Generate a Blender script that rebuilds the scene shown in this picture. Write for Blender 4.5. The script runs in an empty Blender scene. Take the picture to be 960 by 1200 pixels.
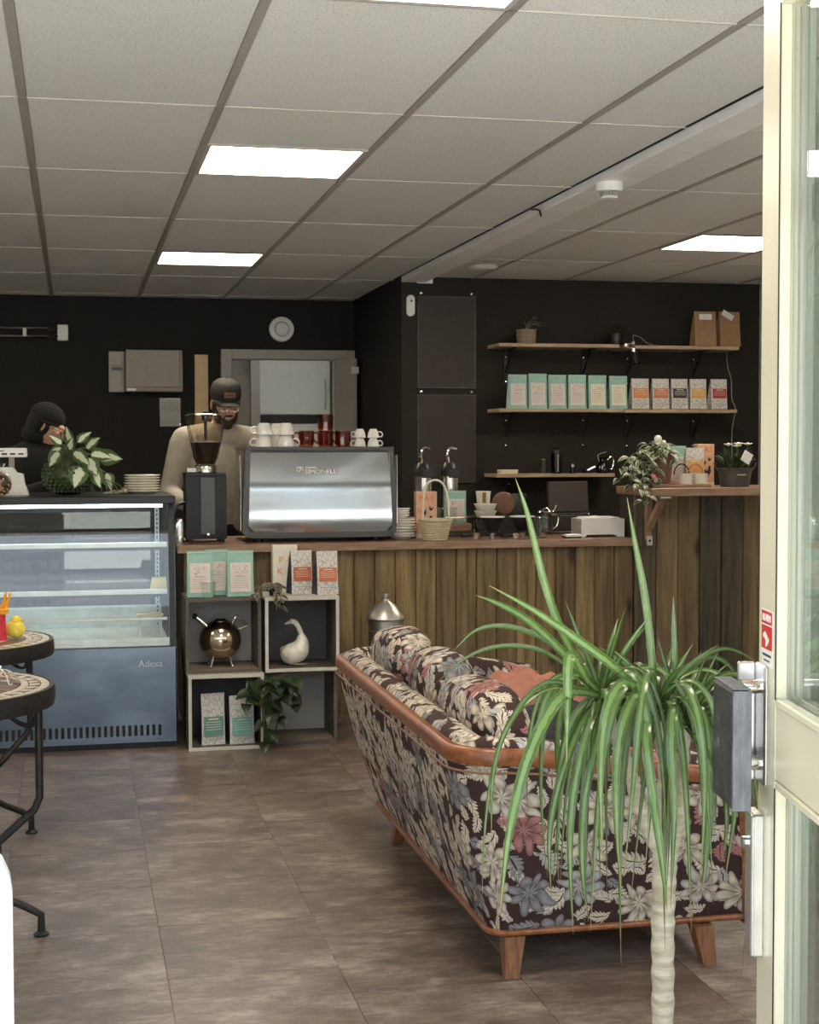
import bpy, bmesh, math, random
from mathutils import Vector, Matrix, Euler
random.seed(7)
PI = math.pi
SC = bpy.context.scene
COL = SC.collection
# ------------------------------------------------------------------ camera
F, YAW, PIT, ROLL, H = 1783.0, .2168, .0434, -.0023, 1.40
W_ = Vector((math.sin(YAW)*math.cos(PIT), math.cos(YAW)*math.cos(PIT), -math.sin(PIT)))
r0 = Vector((math.cos(YAW), -math.sin(YAW), 0)); u0 = r0.cross(W_)
R_ = r0*math.cos(ROLL)+u0*math.sin(ROLL); U_ = u0*math.cos(ROLL)-r0*math.sin(ROLL)
cd = bpy.data.cameras.new('camera'); cam = bpy.data.objects.new('camera', cd); COL.objects.link(cam)
cd.sensor_fit = 'VERTICAL'; cd.sensor_height = 36; cd.lens = F/1200*36; cd.clip_start = .05; cd.clip_end = 200
cam.matrix_world = Matrix(((R_.x, U_.x, -W_.x, 0), (R_.y, U_.y, -W_.y, 0), (R_.z, U_.z, -W_.z, H), (0, 0, 0, 1)))
SC.camera = cam
# ------------------------------------------------------------------ world, exposure
wd = bpy.data.worlds.new('sky'); SC.world = wd; wd.use_nodes = True
bg = wd.node_tree.nodes['Background']
bg.inputs[0].default_value = (.78, .89, 1, 1); bg.inputs[1].default_value = 2.7
SC.view_settings.view_transform = 'Standard'; SC.view_settings.look = 'None'
SC.view_settings.gamma = 1; SC.view_settings.use_curve_mapping = False
SC.view_settings.exposure = .5
sd_ = bpy.data.lights.new('sun', 'SUN'); sun = bpy.data.objects.new('sun', sd_); COL.objects.link(sun)
sd_.energy = 22.0; sd_.color = (1, .97, .91); sd_.angle = .02
sun.rotation_euler = Vector((-.45, .16, -1)).to_track_quat('-Z', 'Y').to_euler()
LAMP_E = 17.5
CEIL = 2.463

# ------------------------------------------------------------------ pixel -> point at a known depth or height
def ray(px, py): return W_+R_*((px-480)/F)-U_*((py-600)/F)
def aty(px, py, Y): d = ray(px, py); return Vector((0, 0, H))+d*(Y/d.y)
def atz(px, py, z): d = ray(px, py); return Vector((0, 0, H))+d*((z-H)/d.z)

# ------------------------------------------------------------------ materials
class N:
    def __init__(s, name):
        s.m = bpy.data.materials.new(name); s.m.use_nodes = True; s.t = s.m.node_tree
        s.b = s.t.nodes['Principled BSDF']; s.out = s.t.nodes['Material Output']
    def n(s, typ, **k):
        x = s.t.nodes.new(typ)
        for a, v in k.items(): setattr(x, a, v)
        return x
    def L(s, a, b): s.t.links.new(a, b)
    def put(s, sock, v):
        if hasattr(v, 'is_output') or hasattr(v, 'links'): s.L(v, sock)
        else: sock.default_value = v
    def math(s, op, a, b=0.0, c=0.0, clamp=False):
        x = s.n('ShaderNodeMath', operation=op, use_clamp=clamp)
        s.put(x.inputs[0], a); s.put(x.inputs[1], b); s.put(x.inputs[2], c); return x.outputs[0]
    def mix(s, f, a, b, typ='MIX'):
        x = s.n('ShaderNodeMix', data_type='RGBA', blend_type=typ)
        s.put(x.inputs[0], f); s.put(x.inputs[6], col(a)); s.put(x.inputs[7], col(b)); return x.outputs[2]
    def ramp(s, f, pts, interp='LINEAR'):
        x = s.n('ShaderNodeValToRGB'); x.color_ramp.interpolation = interp
        e = x.color_ramp.elements; e.remove(e[1]); e[0].position = pts[0][0]; e[0].color = col(pts[0][1])
        for p, c in pts[1:]: q = e.new(p); q.color = col(c)
        s.put(x.inputs[0], f); return x.outputs[0]
    def noise(s, v, scale, detail=4, rough=.6, sc=(1, 1, 1), dim='3D'):
        mp = s.n('ShaderNodeMapping'); s.put(mp.inputs[0], v); mp.inputs[3].default_value = sc
        x = s.n('ShaderNodeTexNoise', noise_dimensions=dim); s.L(mp.outputs[0], x.inputs['Vector'])
        x.inputs['Scale'].default_value = scale; x.inputs['Detail'].default_value = detail
        x.inputs['Roughness'].default_value = rough; return x.outputs[0]
    def obj(s): return s.n('ShaderNodeTexCoord').outputs['Object']
    def uv(s): return s.n('ShaderNodeTexCoord').outputs['UV']
    def geo(s): return s.n('ShaderNodeNewGeometry').outputs['Position']
    def oc(s): return s.n('ShaderNodeObjectInfo').outputs['Color']
    def ornd(s): return s.n('ShaderNodeObjectInfo').outputs['Random']
    def bump(s, h, strength=.3, dist=.01):
        x = s.n('ShaderNodeBump'); x.inputs['Strength'].default_value = strength; x.inputs['Distance'].default_value = dist
        s.put(x.inputs['Height'], h); s.L(x.outputs[0], s.b.inputs['Normal'])
    def base(s, c, rough=.5, metal=0.0, spec=None):
        s.put(s.b.inputs['Base Color'], col(c)); s.put(s.b.inputs['Roughness'], rough); s.b.inputs['Metallic'].default_value = metal
        if spec is not None: s.b.inputs['Specular IOR Level'].default_value = spec
        return s.m
def col(c):
    if isinstance(c, (tuple, list)) and len(c) == 3: return (*c, 1)
    return c
def plain(name, c, rough=.5, metal=0.0, var=.12, scale=14, bump=0.0, spec=None, sc=(1, 1, 1)):
    k = N(name); f = k.noise(k.obj(), scale, 4, .6, sc)
    d = tuple(max(0, x*(1-var)) for x in c); l = tuple(min(1, x*(1+var)) for x in c)
    cc = k.ramp(f, [(.3, d), (.7, l)])
    if bump: k.bump(f, bump, .004)
    k.base(cc, rough, metal, spec); return k.m
M = {}
def glassmat(name, tint=(1, 1, 1), ior=1.45, rough=0.0, dirt=0.0):
    k = N(name); f0 = ((ior-1)/(ior+1))**2; lw = k.n('ShaderNodeLayerWeight'); lw.inputs[0].default_value = .5
    fres = k.math('MULTIPLY_ADD', k.math('POWER', lw.outputs['Facing'], 5.0), 1-f0, f0, True)   # Schlick: same from both sides of a thin sheet
    tr = k.n('ShaderNodeBsdfTransparent'); tr.inputs[0].default_value = col(tint)
    gl = k.n('ShaderNodeBsdfGlossy'); gl.inputs['Roughness'].default_value = rough; gl.inputs[0].default_value = (1, 1, 1, 1)
    mx = k.n('ShaderNodeMixShader'); k.L(fres, mx.inputs[0]); k.L(tr.outputs[0], mx.inputs[1]); k.L(gl.outputs[0], mx.inputs[2])
    k.L(mx.outputs[0], k.out.inputs[0]); return k.m
def emit(name, c, e):
    k = N(name); k.base(c, .6); k.b.inputs['Emission Color'].default_value = col(c); k.b.inputs['Emission Strength'].default_value = e; return k.m

M['wall'] = plain('dark_wall_paint', (.0135, .0125, .0105), .75, var=.15, scale=3, spec=.3)
M['wall_olive'] = plain('olive_black_wall_paint', (.023, .020, .0145), .75, var=.15, scale=3, spec=.3)
M['wall_pale'] = plain('pale_wall_paint', (.55, .54, .5), .8, var=.05)
M['panel_black'] = plain('brown_black_board', (.034, .0245, .018), .6, var=.12)
M['cream'] = plain('cream_door_paint', (.68, .64, .48), .35, var=.05, scale=6)
M['brightwhite'] = plain('bright_white_print', (.92, .92, .90), .6, var=.01)
M['white'] = plain('white_plastic', (.78, .78, .75), .4, var=.05)
M['white_gloss'] = plain('white_glaze', (.80, .78, .73), .15, var=.04)
M['cream_glaze'] = plain('cream_glaze', (.72, .69, .58), .12, var=.12, scale=30)
M['grey_paint'] = plain('light_grey_paint', (.36, .34, .30), .5, var=.06)
M['grey_door'] = plain('grey_white_door_paint', (.40, .37, .32), .45, var=.05)
M['cabinet_white'] = plain('cabinet_white', (.68, .70, .64), .4, var=.03)
M['beige_board'] = plain('beige_board', (.68, .48, .28), .6, var=.05)
M['elec'] = plain('grey_enamel', (.26, .23, .19), .45, var=.06)
M['black'] = plain('black_plastic', (.012, .012, .012), .4, var=.2)
M['black_matte'] = plain('black_matte', (.010, .010, .010), .8, var=.2)
M['black_metal'] = plain('black_metal', (.014, .014, .015), .38, .5, var=.2)
M['iron'] = plain('dark_iron', (.035, .033, .031), .45, .6, var=.3, scale=60)
M['steel'] = plain('brushed_steel', (.62, .60, .56), .22, 1, var=.08, scale=20, sc=(1, 1, .05))
M['chrome'] = plain('chrome', (.8, .78, .74), .08, 1, var=.03)
M['alu'] = plain('aluminium', (.72, .73, .74), .35, 1, var=.08)
M['mirror'] = plain('polished_steel', (.50, .52, .54), .10, 1, var=.04, scale=4)
M['tin'] = plain('dull_tin', (.55, .53, .48), .38, 1, var=.15, scale=10)
M['brass'] = plain('warm_chrome', (.55, .45, .32), .13, 1, var=.06)
M['silver_frame'] = plain('dark_grey_metal', (.075, .072, .068), .35, .6, var=.1)
M['glass'] = glassmat('clear_glass', (.97, .985, .98))
M['glass_door'] = glassmat('door_glass', (.84, .88, .89), 1.3)
M['glass_cup'] = glassmat('cup_glass', (.93, .95, .93), 1.45)
M['glass_amber'] = glassmat('amber_glass', (.74, .34, .15), 1.5)
M['glass_smoke'] = glassmat('smoky_plastic', (.90, .87, .82), 1.35)
M['glass_dark'] = glassmat('dark_bottle_glass', (.12, .09, .06), 1.5)
M['glass_green'] = plain('green_pressed_glass', (.035, .055, .018), .12, var=.3, scale=40)
M['beans'] = plain('roasted_beans', (.022, .011, .006), .45, var=.6, scale=120, bump=.6)
M['light'] = emit('light_panel', (1.0, .89, .74), LAMP_E); M['light_dim'] = emit('back_room_panel', (1, .97, .90), LAMP_E*.5)
M['led'] = emit('led_strip', (.84, .94, 1.0), 14.0)
M['rust'] = plain('terracotta', (.22, .11, .065), .7, var=.15)
M['zinc'] = plain('grey_zinc', (.085, .08, .07), .5, .3, var=.2)
M['wicker'] = None
M['orange'] = plain('orange_print', (.72, .25, .07), .6, var=.08)
M['amber'] = plain('amber_print', (.76, .40, .10), .6, var=.12)
M['rustred'] = plain('rust_print', (.50, .13, .06), .6, var=.08)
M['coral'] = plain('coral_print', (.62, .19, .09), .6, var=.08)
M['red'] = plain('red_print', (.42, .045, .035), .6, var=.08)
M['choc'] = plain('chocolate_print', (.035, .022, .02), .6, var=.1)
M['teal'] = plain('teal_print', (.22, .48, .41), .6, var=.08)
M['deepteal'] = plain('dull_teal_print', (.13, .30, .25), .6, var=.08)
M['mint'] = plain('mint_paper', (.30, .50, .42), .55, var=.08, scale=30)
M['mint_side'] = plain('pale_mint_paper', (.48, .64, .55), .6, var=.2, scale=40)
M['lab_pink'] = plain('pinkish_label', (.72, .62, .56), .6, var=.05)
M['lab_cream'] = plain('cream_label', (.75, .69, .52), .6, var=.05)
M['ink'] = plain('brown_ink', (.20, .13, .11), .6, var=.1)
M['ink_grey'] = plain('grey_ink', (.36, .34, .32), .6, var=.1)
M['navy_side'] = plain('dark_navy_side', (.03, .035, .05), .5, var=.2)
M['kraft'] = plain('kraft_paper', (.33, .19, .095), .7, var=.1, scale=25, bump=.3)
M['peach'] = plain('peach_paper', (.74, .44, .28), .6, var=.15, scale=20)
M['ivory'] = plain('ivory_paper', (.74, .69, .58), .6, var=.05)
M['tagcard'] = plain('white_card', (.78, .78, .74), .6, var=.03)
M['yellowcard'] = plain('yellow_card', (.80, .70, .38), .6, var=.04)
M['rubber'] = plain('rubber', (.02, .02, .02), .8)
M['skin'] = plain('skin', (.52, .29, .20), .5, var=.1, scale=20)
M['hair'] = plain('dark_brown_hair', (.035, .017, .009), .7, var=.4, scale=80, bump=.5)
M['shirt'] = plain('oatmeal_cloth', (.36, .32, .26), .85, var=.12, scale=14, bump=.3)
M['cloth_black'] = plain('black_cloth', (.006, .006, .006), .9, var=.2)
M['navy'] = plain('navy_cloth', (.012, .014, .022), .9, var=.3, scale=20, bump=.3)
M['salmon'] = plain('salmon_cloth', (.40, .165, .11), .9, var=.12, scale=12, bump=.4)
M['cap'] = plain('black_brown_twill', (.016, .012, .009), .8, var=.2, scale=60)
M['patch'] = plain('tan_leather', (.17, .085, .045), .7, var=.15)
M['soil'] = plain('soil', (.03, .02, .014), .95, var=.4, scale=60, bump=.6)
M['petal'] = plain('white_petal', (.82, .80, .68), .6, var=.06)
M['pinkpetal'] = plain('pink_bud', (.70, .20, .17), .6, var=.1)
M['stem'] = plain('green_stem', (.09, .14, .04), .6, var=.2)
M['crate_dark'] = plain('grey_brown_crate_wood', (.105, .088, .070), .65, var=.2, scale=12, sc=(1, 1, 6), bump=.15)
M['crate_edge'] = plain('cream_crate_edge', (.56, .53, .45), .55, var=.08, scale=20)
M['crate_back_grey'] = plain('pale_grey_backboard', (.42, .415, .39), .6, var=.04)
M['crate_back_dark'] = plain('slate_grey_backboard', (.085, .082, .085), .6, var=.06)
M['crate_floor'] = plain('warm_crate_board', (.22, .175, .135), .6, var=.15, scale=10, sc=(8, 1, 1))
M['toyred'] = plain('red_toy', (.62, .03, .05), .5, var=.1)
M['toyorange'] = plain('orange_toy', (.85, .38, .03), .6, var=.1)
M['toyyellow'] = plain('yellow_fluff', (.88, .72, .10), .9, var=.15, scale=60, bump=.7)
M['stickred'] = plain('red_sticker', (.58, .03, .03), .4, var=.04)
M['stickwhite'] = plain('white_sticker', (.80, .80, .78), .4, var=.02)
M['bluewhite'] = plain('white_enamel', (.80, .84, .86), .35, var=.02)
M['tile_cream'] = plain('cream_mosaic', (.56, .47, .35), .35, var=.2, scale=50)
M['tile_dark'] = plain('dark_green_mosaic', (.055, .055, .038), .35, var=.3, scale=50)
M['tile_brown'] = plain('brown_mosaic', (.16, .10, .06), .35, var=.3, scale=50)
M['grout'] = plain('brown_grout', (.07, .055, .04), .8, var=.2)
M['street'] = plain('street_paving', (.46, .45, .43), .8, var=.2, scale=4)
M['facade'] = plain('grey_render', (.32, .31, .30), .8, var=.1)
M['dark_slot'] = plain('dark_slot', (.006, .007, .009), .7)

def wood(name, c1, c2, sc=(1, 12, 12), rough=.5, scale=4, usecol=False, bump=.15):
    k = N(name); v = k.obj()
    if usecol:
        ad = k.n('ShaderNodeVectorMath', operation='ADD'); k.L(v, ad.inputs[0])
        cb = k.n('ShaderNodeCombineXYZ'); rr = k.math('MULTIPLY', k.ornd(), 37.0)
        for i in range(3): k.L(rr, cb.inputs[i])
        k.L(cb.outputs[0], ad.inputs[1]); v = ad.outputs[0]
    f = k.noise(v, scale, 6, .65, sc); g = k.noise(v, scale*.4, 2, .5, sc)
    c = k.ramp(k.math('ADD', k.math('MULTIPLY', f, .7), k.math('MULTIPLY', g, .3)), [(.35, c1), (.62, c2)])
    if usecol:
        vo = k.n('ShaderNodeTexVoronoi'); mp = k.n('ShaderNodeMapping'); k.L(v, mp.inputs[0]); mp.inputs[3].default_value = (5, 5, 2.2)
        k.L(mp.outputs[0], vo.inputs['Vector']); vo.inputs['Scale'].default_value = 1
        kn = k.ramp(vo.outputs['Distance'], [(.06, (.25, .2, .15)), (.16, (1, 1, 1))])
        c = k.mix(1.0, c, kn, 'MULTIPLY'); c = k.mix(1.0, c, k.oc(), 'MULTIPLY')
    k.bump(f, bump, .003); return k.base(c, rough)
M['worktop'] = wood('redbrown_worktop_wood', (.13, .062, .034), (.30, .165, .10), (2, 14, 14), .42)
M['worktop_edge'] = wood('pinkish_worktop_edge', (.20, .115, .068), (.38, .245, .155), (2, 14, 14), .5)
M['plank'] = wood('stained_plank_wood', (.34, .31, .27), (1.2, 1.1, .95), (9, 9, .55), .62, 5, True, .25)
M['shelfwood'] = wood('pine_shelf_wood', (.30, .20, .12), (.52, .38, .25), (1.5, 14, 14), .5)
M['redwood'] = wood('polished_redbrown_wood', (.15, .045, .016), (.34, .125, .045), (8, 3, 8), .28, 6, False, .08)
M['legwood'] = wood('redbrown_leg_wood', (.13, .050, .022), (.29, .13, .062), (16, 16, 2), .35, 6, False, .08)
M['brace'] = wood('pale_brace_wood', (.22, .13, .075), (.42, .27, .17), (12, 12, 2), .55)

k = N('basket_weave'); f = k.noise(k.obj(), 60, 3, .6, (1, 1, 3)); M['wicker'] = k.base(k.ramp(f, [(.3, (.48, .38, .22)), (.7, (.76, .66, .45))]), .6)
# ceiling tile: mineral board, fine speckle, slight tone per tile
k = N('mineral_ceiling_tile'); g = k.geo(); f = k.noise(g, 160, 3, .75); f2 = k.noise(g, 3, 3)
sp = k.ramp(f, [(.36, (.42, .41, .39)), (.45, (.75, .75, .72)), (1, (.78, .78, .75))])
c = k.mix(1.0, sp, k.oc(), 'MULTIPLY'); k.bump(f, .35, .003); M['ceil_tile'] = k.base(c, .9, spec=.2)
M['tee'] = plain('grey_ceiling_tee', (.36, .335, .30), .5, var=.06)
M['tee_thin'] = plain('pale_ceiling_tee', (.50, .47, .43), .5, var=.06)
M['trunking'] = plain('trunking_plastic', (.88, .88, .87), .45, var=.06, scale=5)
# floor tile: brown stone vinyl, streaked
k = N('brown_stone_floor'); g = k.geo()
ad = k.n('ShaderNodeVectorMath', operation='ADD'); k.L(g, ad.inputs[0]); cb = k.n('ShaderNodeCombineXYZ')
k.L(k.math('MULTIPLY', k.ornd(), 9.0), cb.inputs[2]); k.L(cb.outputs[0], ad.inputs[1]); v = ad.outputs[0]
f1 = k.noise(v, 5.2, 9, .74, (1, 1.45, 1)); f2 = k.noise(v, 20, 6, .72, (.7, 2.4, 1)); f3 = k.noise(v, 1.8, 3, .5)
s = k.math('ADD', k.math('MULTIPLY', f1, .55), k.math('ADD', k.math('MULTIPLY', f2, .28), k.math('MULTIPLY', f3, .17)))
c = k.ramp(s, [(.39, (.076, .054, .043)), (.47, (.124, .090, .073)), (.53, (.195, .149, .123)), (.61, (.34, .285, .25))])
rg = .34
M['floor'] = k.base(k.mix(1.0, c, k.oc(), 'MULTIPLY'), rg, spec=.5)
# woven botanical upholstery (print in metres of cloth)
def fabric():
    k = N('botanical_upholstery'); uv = k.uv()
    def motif(scale, seed, kind):
        mp = k.n('ShaderNodeMapping'); k.L(uv, mp.inputs[0]); mp.inputs[1].default_value = (seed, seed*.7, 0); mp.inputs[3].default_value = (scale, scale, scale)
        wn = k.n('ShaderNodeTexNoise', noise_dimensions='2D'); k.L(mp.outputs[0], wn.inputs['Vector']); wn.inputs['Scale'].default_value = 1.6; wn.inputs['Detail'].default_value = 1
        wv = k.n('ShaderNodeVectorMath', operation='MULTIPLY_ADD'); k.L(wn.outputs['Color'], wv.inputs[0]); wv.inputs[1].default_value = (.35, .35, 0); k.L(mp.outputs[0], wv.inputs[2])
        vo = k.n('ShaderNodeTexVoronoi', voronoi_dimensions='2D', feature='F1'); k.L(wv.outputs[0], vo.inputs['Vector'])
        vo.inputs['Scale'].default_value = 1; vo.inputs['Randomness'].default_value = .75
        sb = k.n('ShaderNodeVectorMath', operation='SUBTRACT'); k.L(wv.outputs[0], sb.inputs[0]); k.L(vo.outputs['Position'], sb.inputs[1])
        sc = k.n('ShaderNodeSeparateColor'); k.L(vo.outputs['Color'], sc.inputs[0])
        rt = k.n('ShaderNodeVectorRotate', rotation_type='Z_AXIS'); k.L(sb.outputs[0], rt.inputs[0]); k.L(k.math('MULTIPLY', sc.outputs[0], 6.28), rt.inputs['Angle'])
        sx = k.n('ShaderNodeSeparateXYZ'); k.L(rt.outputs[0], sx.inputs[0]); x, y = sx.outputs[0], sx.outputs[1]
        r = k.math('SQRT', k.math('ADD', k.math('MULTIPLY', x, x), k.math('MULTIPLY', y, y)))
        th = k.math('ARCTAN2', y, x)
        if kind == 'flower':
            pet = k.math('ABSOLUTE', k.math('COSINE', k.math('MULTIPLY', th, 4.0)))
            R = k.math('MULTIPLY_ADD', pet, .17, .27)
            q = k.math('DIVIDE', r, R)
            mask = k.math('LESS_THAN', q, 1.0)
            sh = k.math('MULTIPLY', k.math('POWER', pet, .5), k.math('MULTIPLY_ADD', k.math('SINE', k.math('MULTIPLY', q, 11.0)), .22, .78))
        else:
            # serrated plume leaf along x
            xx = k.math('DIVIDE', x, .46)
            ser = k.math('MULTIPLY_ADD', k.math('ABSOLUTE', k.math('SINE', k.math('ADD', k.math('MULTIPLY', x, 22.0), k.math('MULTIPLY', k.math('ABSOLUTE', y), 16.0)))), .45, .65)
            wd_ = k.math('MULTIPLY', k.math('SUBTRACT', 1.0, k.math('MULTIPLY', xx, xx)), .24)
            cy = k.math('ADD', y, k.math('MULTIPLY', k.math('MULTIPLY', x, x), .7))
            q = k.math('DIVIDE', k.math('ABSOLUTE', cy), k.math('MAXIMUM', k.math('MULTIPLY', wd_, ser), .001))
            mask = k.math('MULTIPLY', k.math('LESS_THAN', q, 1.0), k.math('GREATER_THAN', q, .10))
            sh = k.math('MULTIPLY', ser, k.math('MULTIPLY_ADD', q, -.35, 1.05))
        return mask, sh, sc.outputs[1]
    m1, s1, h1 = motif(10.5, 0.0, 'leaf'); m3, s3, h3 = motif(15.5, 5.1, 'leaf'); m2, s2, h2 = motif(7.2, 2.3, 'flower')
    base = (.050, .026, .024)
    pal = lambda h: k.ramp(h, [(0, (.68, .59, .46)), (.38, (.62, .55, .45)), (.55, (.27, .265, .265)), (.68, (.45, .43, .40)), (.78, (.42, .19, .17)), (.90, (.66, .57, .44))], 'CONSTANT')
    def lay(c, m, s, h):
        d = k.mix(s, base, pal(h)); return k.mix(m, c, d)
    c = lay(base, m3, s3, h3); c = lay(c, m1, s1, h1); c = lay(c, m2, s2, h2)
    w = k.noise(uv, 900, 1, .5); k.bump(w, .25, .002)
    return k.base(c, .85, spec=.25)
M['fabric'] = fabric()
# leaves: u across, v along
def leafmat(name, dark, lite, edge=None, stripe=None, rough=.38, tip=None):
    k = N(name); sx = k.n('ShaderNodeSeparateXYZ'); k.L(k.uv(), sx.inputs[0]); u, v = sx.outputs[0], sx.outputs[1]
    a = k.math('MULTIPLY', k.math('ABSOLUTE', k.math('SUBTRACT', u, .5)), 2.0)
    nz = k.noise(k.obj(), 30, 3); c = k.mix(nz, dark, lite)
    if edge: c = k.mix(k.ramp(k.math('ADD', a, k.math('MULTIPLY_ADD', nz, .5, -.25)), [(.62, (0, 0, 0)), (.74, (1, 1, 1))]), c, edge)
    if stripe: c = k.mix(k.ramp(k.math('ADD', a, k.math('MULTIPLY_ADD', k.noise(k.obj(), 45, 2), .7, -.35)), [(.36, (1, 1, 1)), (.52, (0, 0, 0))]), c, stripe)
    if tip: c = k.mix(k.ramp(v, [(.9, (0, 0, 0)), (1, (1, 1, 1))]), c, tip)
    c = k.mix(1.0, c, k.oc(), 'MULTIPLY')
    tl = k.n('ShaderNodeBsdfTranslucent'); k.put(tl.inputs[0], c); k.base(c, rough, spec=.55)
    ms = k.n('ShaderNodeMixShader'); ms.inputs[0].default_value = .22
    k.L(k.b.outputs[0], ms.inputs[1]); k.L(tl.outputs[0], ms.inputs[2]); k.L(ms.outputs[0], k.out.inputs[0]); return k.m
M['leaf_drac'] = leafmat('dracaena_leaf', (.030, .074, .018), (.088, .162, .042), edge=(.080, .125, .038), stripe=(.145, .235, .080), rough=.22, tip=(.30, .20, .09))
M['leaf_mon'] = leafmat('variegated_leaf', (.035, .075, .020), (.09, .15, .045), stripe=(.62, .66, .48))
M['leaf_trail'] = leafmat('white_edged_leaf', (.045, .075, .028), (.10, .14, .055), edge=(.50, .50, .34))
M['leaf_dark'] = leafmat('dark_green_leaf', (.018, .034, .014), (.05, .075, .03), rough=.35)
M['leaf_brown'] = leafmat('dark_striped_leaf', (.035, .034, .022), (.10, .095, .06), edge=(.30, .27, .18))
k = N('pale_trunk_bark'); f = k.noise(k.obj(), 18, 5, .6, (1, 1, 4)); w = k.n('ShaderNodeTexWave', wave_type='BANDS', bands_direction='Z')
k.L(k.obj(), w.inputs[0]); w.inputs['Scale'].default_value = 12; w.inputs['Distortion'].default_value = 3; w.inputs['Detail'].default_value = 2
k.bump(k.math('ADD', w.outputs[1], f), .5, .004); M['trunk'] = k.base(k.ramp(f, [(.3, (.42, .36, .24)), (.7, (.70, .64, .50))]), .8)
# white pouch with grey botanical scribble
k = N('scribbled_white_pouch'); vo = k.n('ShaderNodeTexVoronoi', feature='DISTANCE_TO_EDGE'); mp = k.n('ShaderNodeMapping'); k.L(k.obj(), mp.inputs[0]); mp.inputs[3].default_value = (55, 8, 40)
wn = k.noise(k.obj(), 40, 2); k.L(mp.outputs[0], vo.inputs['Vector']); vo.inputs['Scale'].default_value = 1
M['pouch'] = k.base(k.mix(k.math('MULTIPLY', k.math('LESS_THAN', vo.outputs['Distance'], .07), wn), (.66, .63, .58), (.22, .22, .23)), .5)
# leather-dark slab for the pull handle
k = N('scuffed_black_slab'); f = k.noise(k.obj(), 26, 6, .75); k.bump(f, .4, .004)
M['slab'] = k.base(k.ramp(f, [(.4, (.020, .020, .021)), (.62, (.055, .055, .055)), (.72, (.20, .20, .20))]), .55)
k = N('grey_slab_edge'); f = k.noise(k.obj(), 90, 4, .7, (1, 1, .25)); k.bump(f, .5, .003); M['slab_edge'] = k.base(k.ramp(f, [(.3, (.085, .09, .10)), (.7, (.19, .20, .215))]), .6)
# cool-case front: brushed reflective sheet
k = N('brushed_case_front'); f = k.noise(k.geo(), 3.2, 6, .6, (1, 1, 2.2)); k.bump(k.noise(k.geo(), 2.2, 3), .10, .02)
M['case_front'] = k.base(k.ramp(f, [(.35, (.135, .175, .225)), (.65, (.21, .26, .315))]), .24, .85)
M['case_black'] = plain('black_case_frame', (.012, .013, .014), .35, .2)
M['case_white'] = plain('white_case_liner', (.74, .80, .80), .35)
M['case_rail'] = plain('pale_shelf_rail', (.66, .70, .68), .35, .3)

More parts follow.
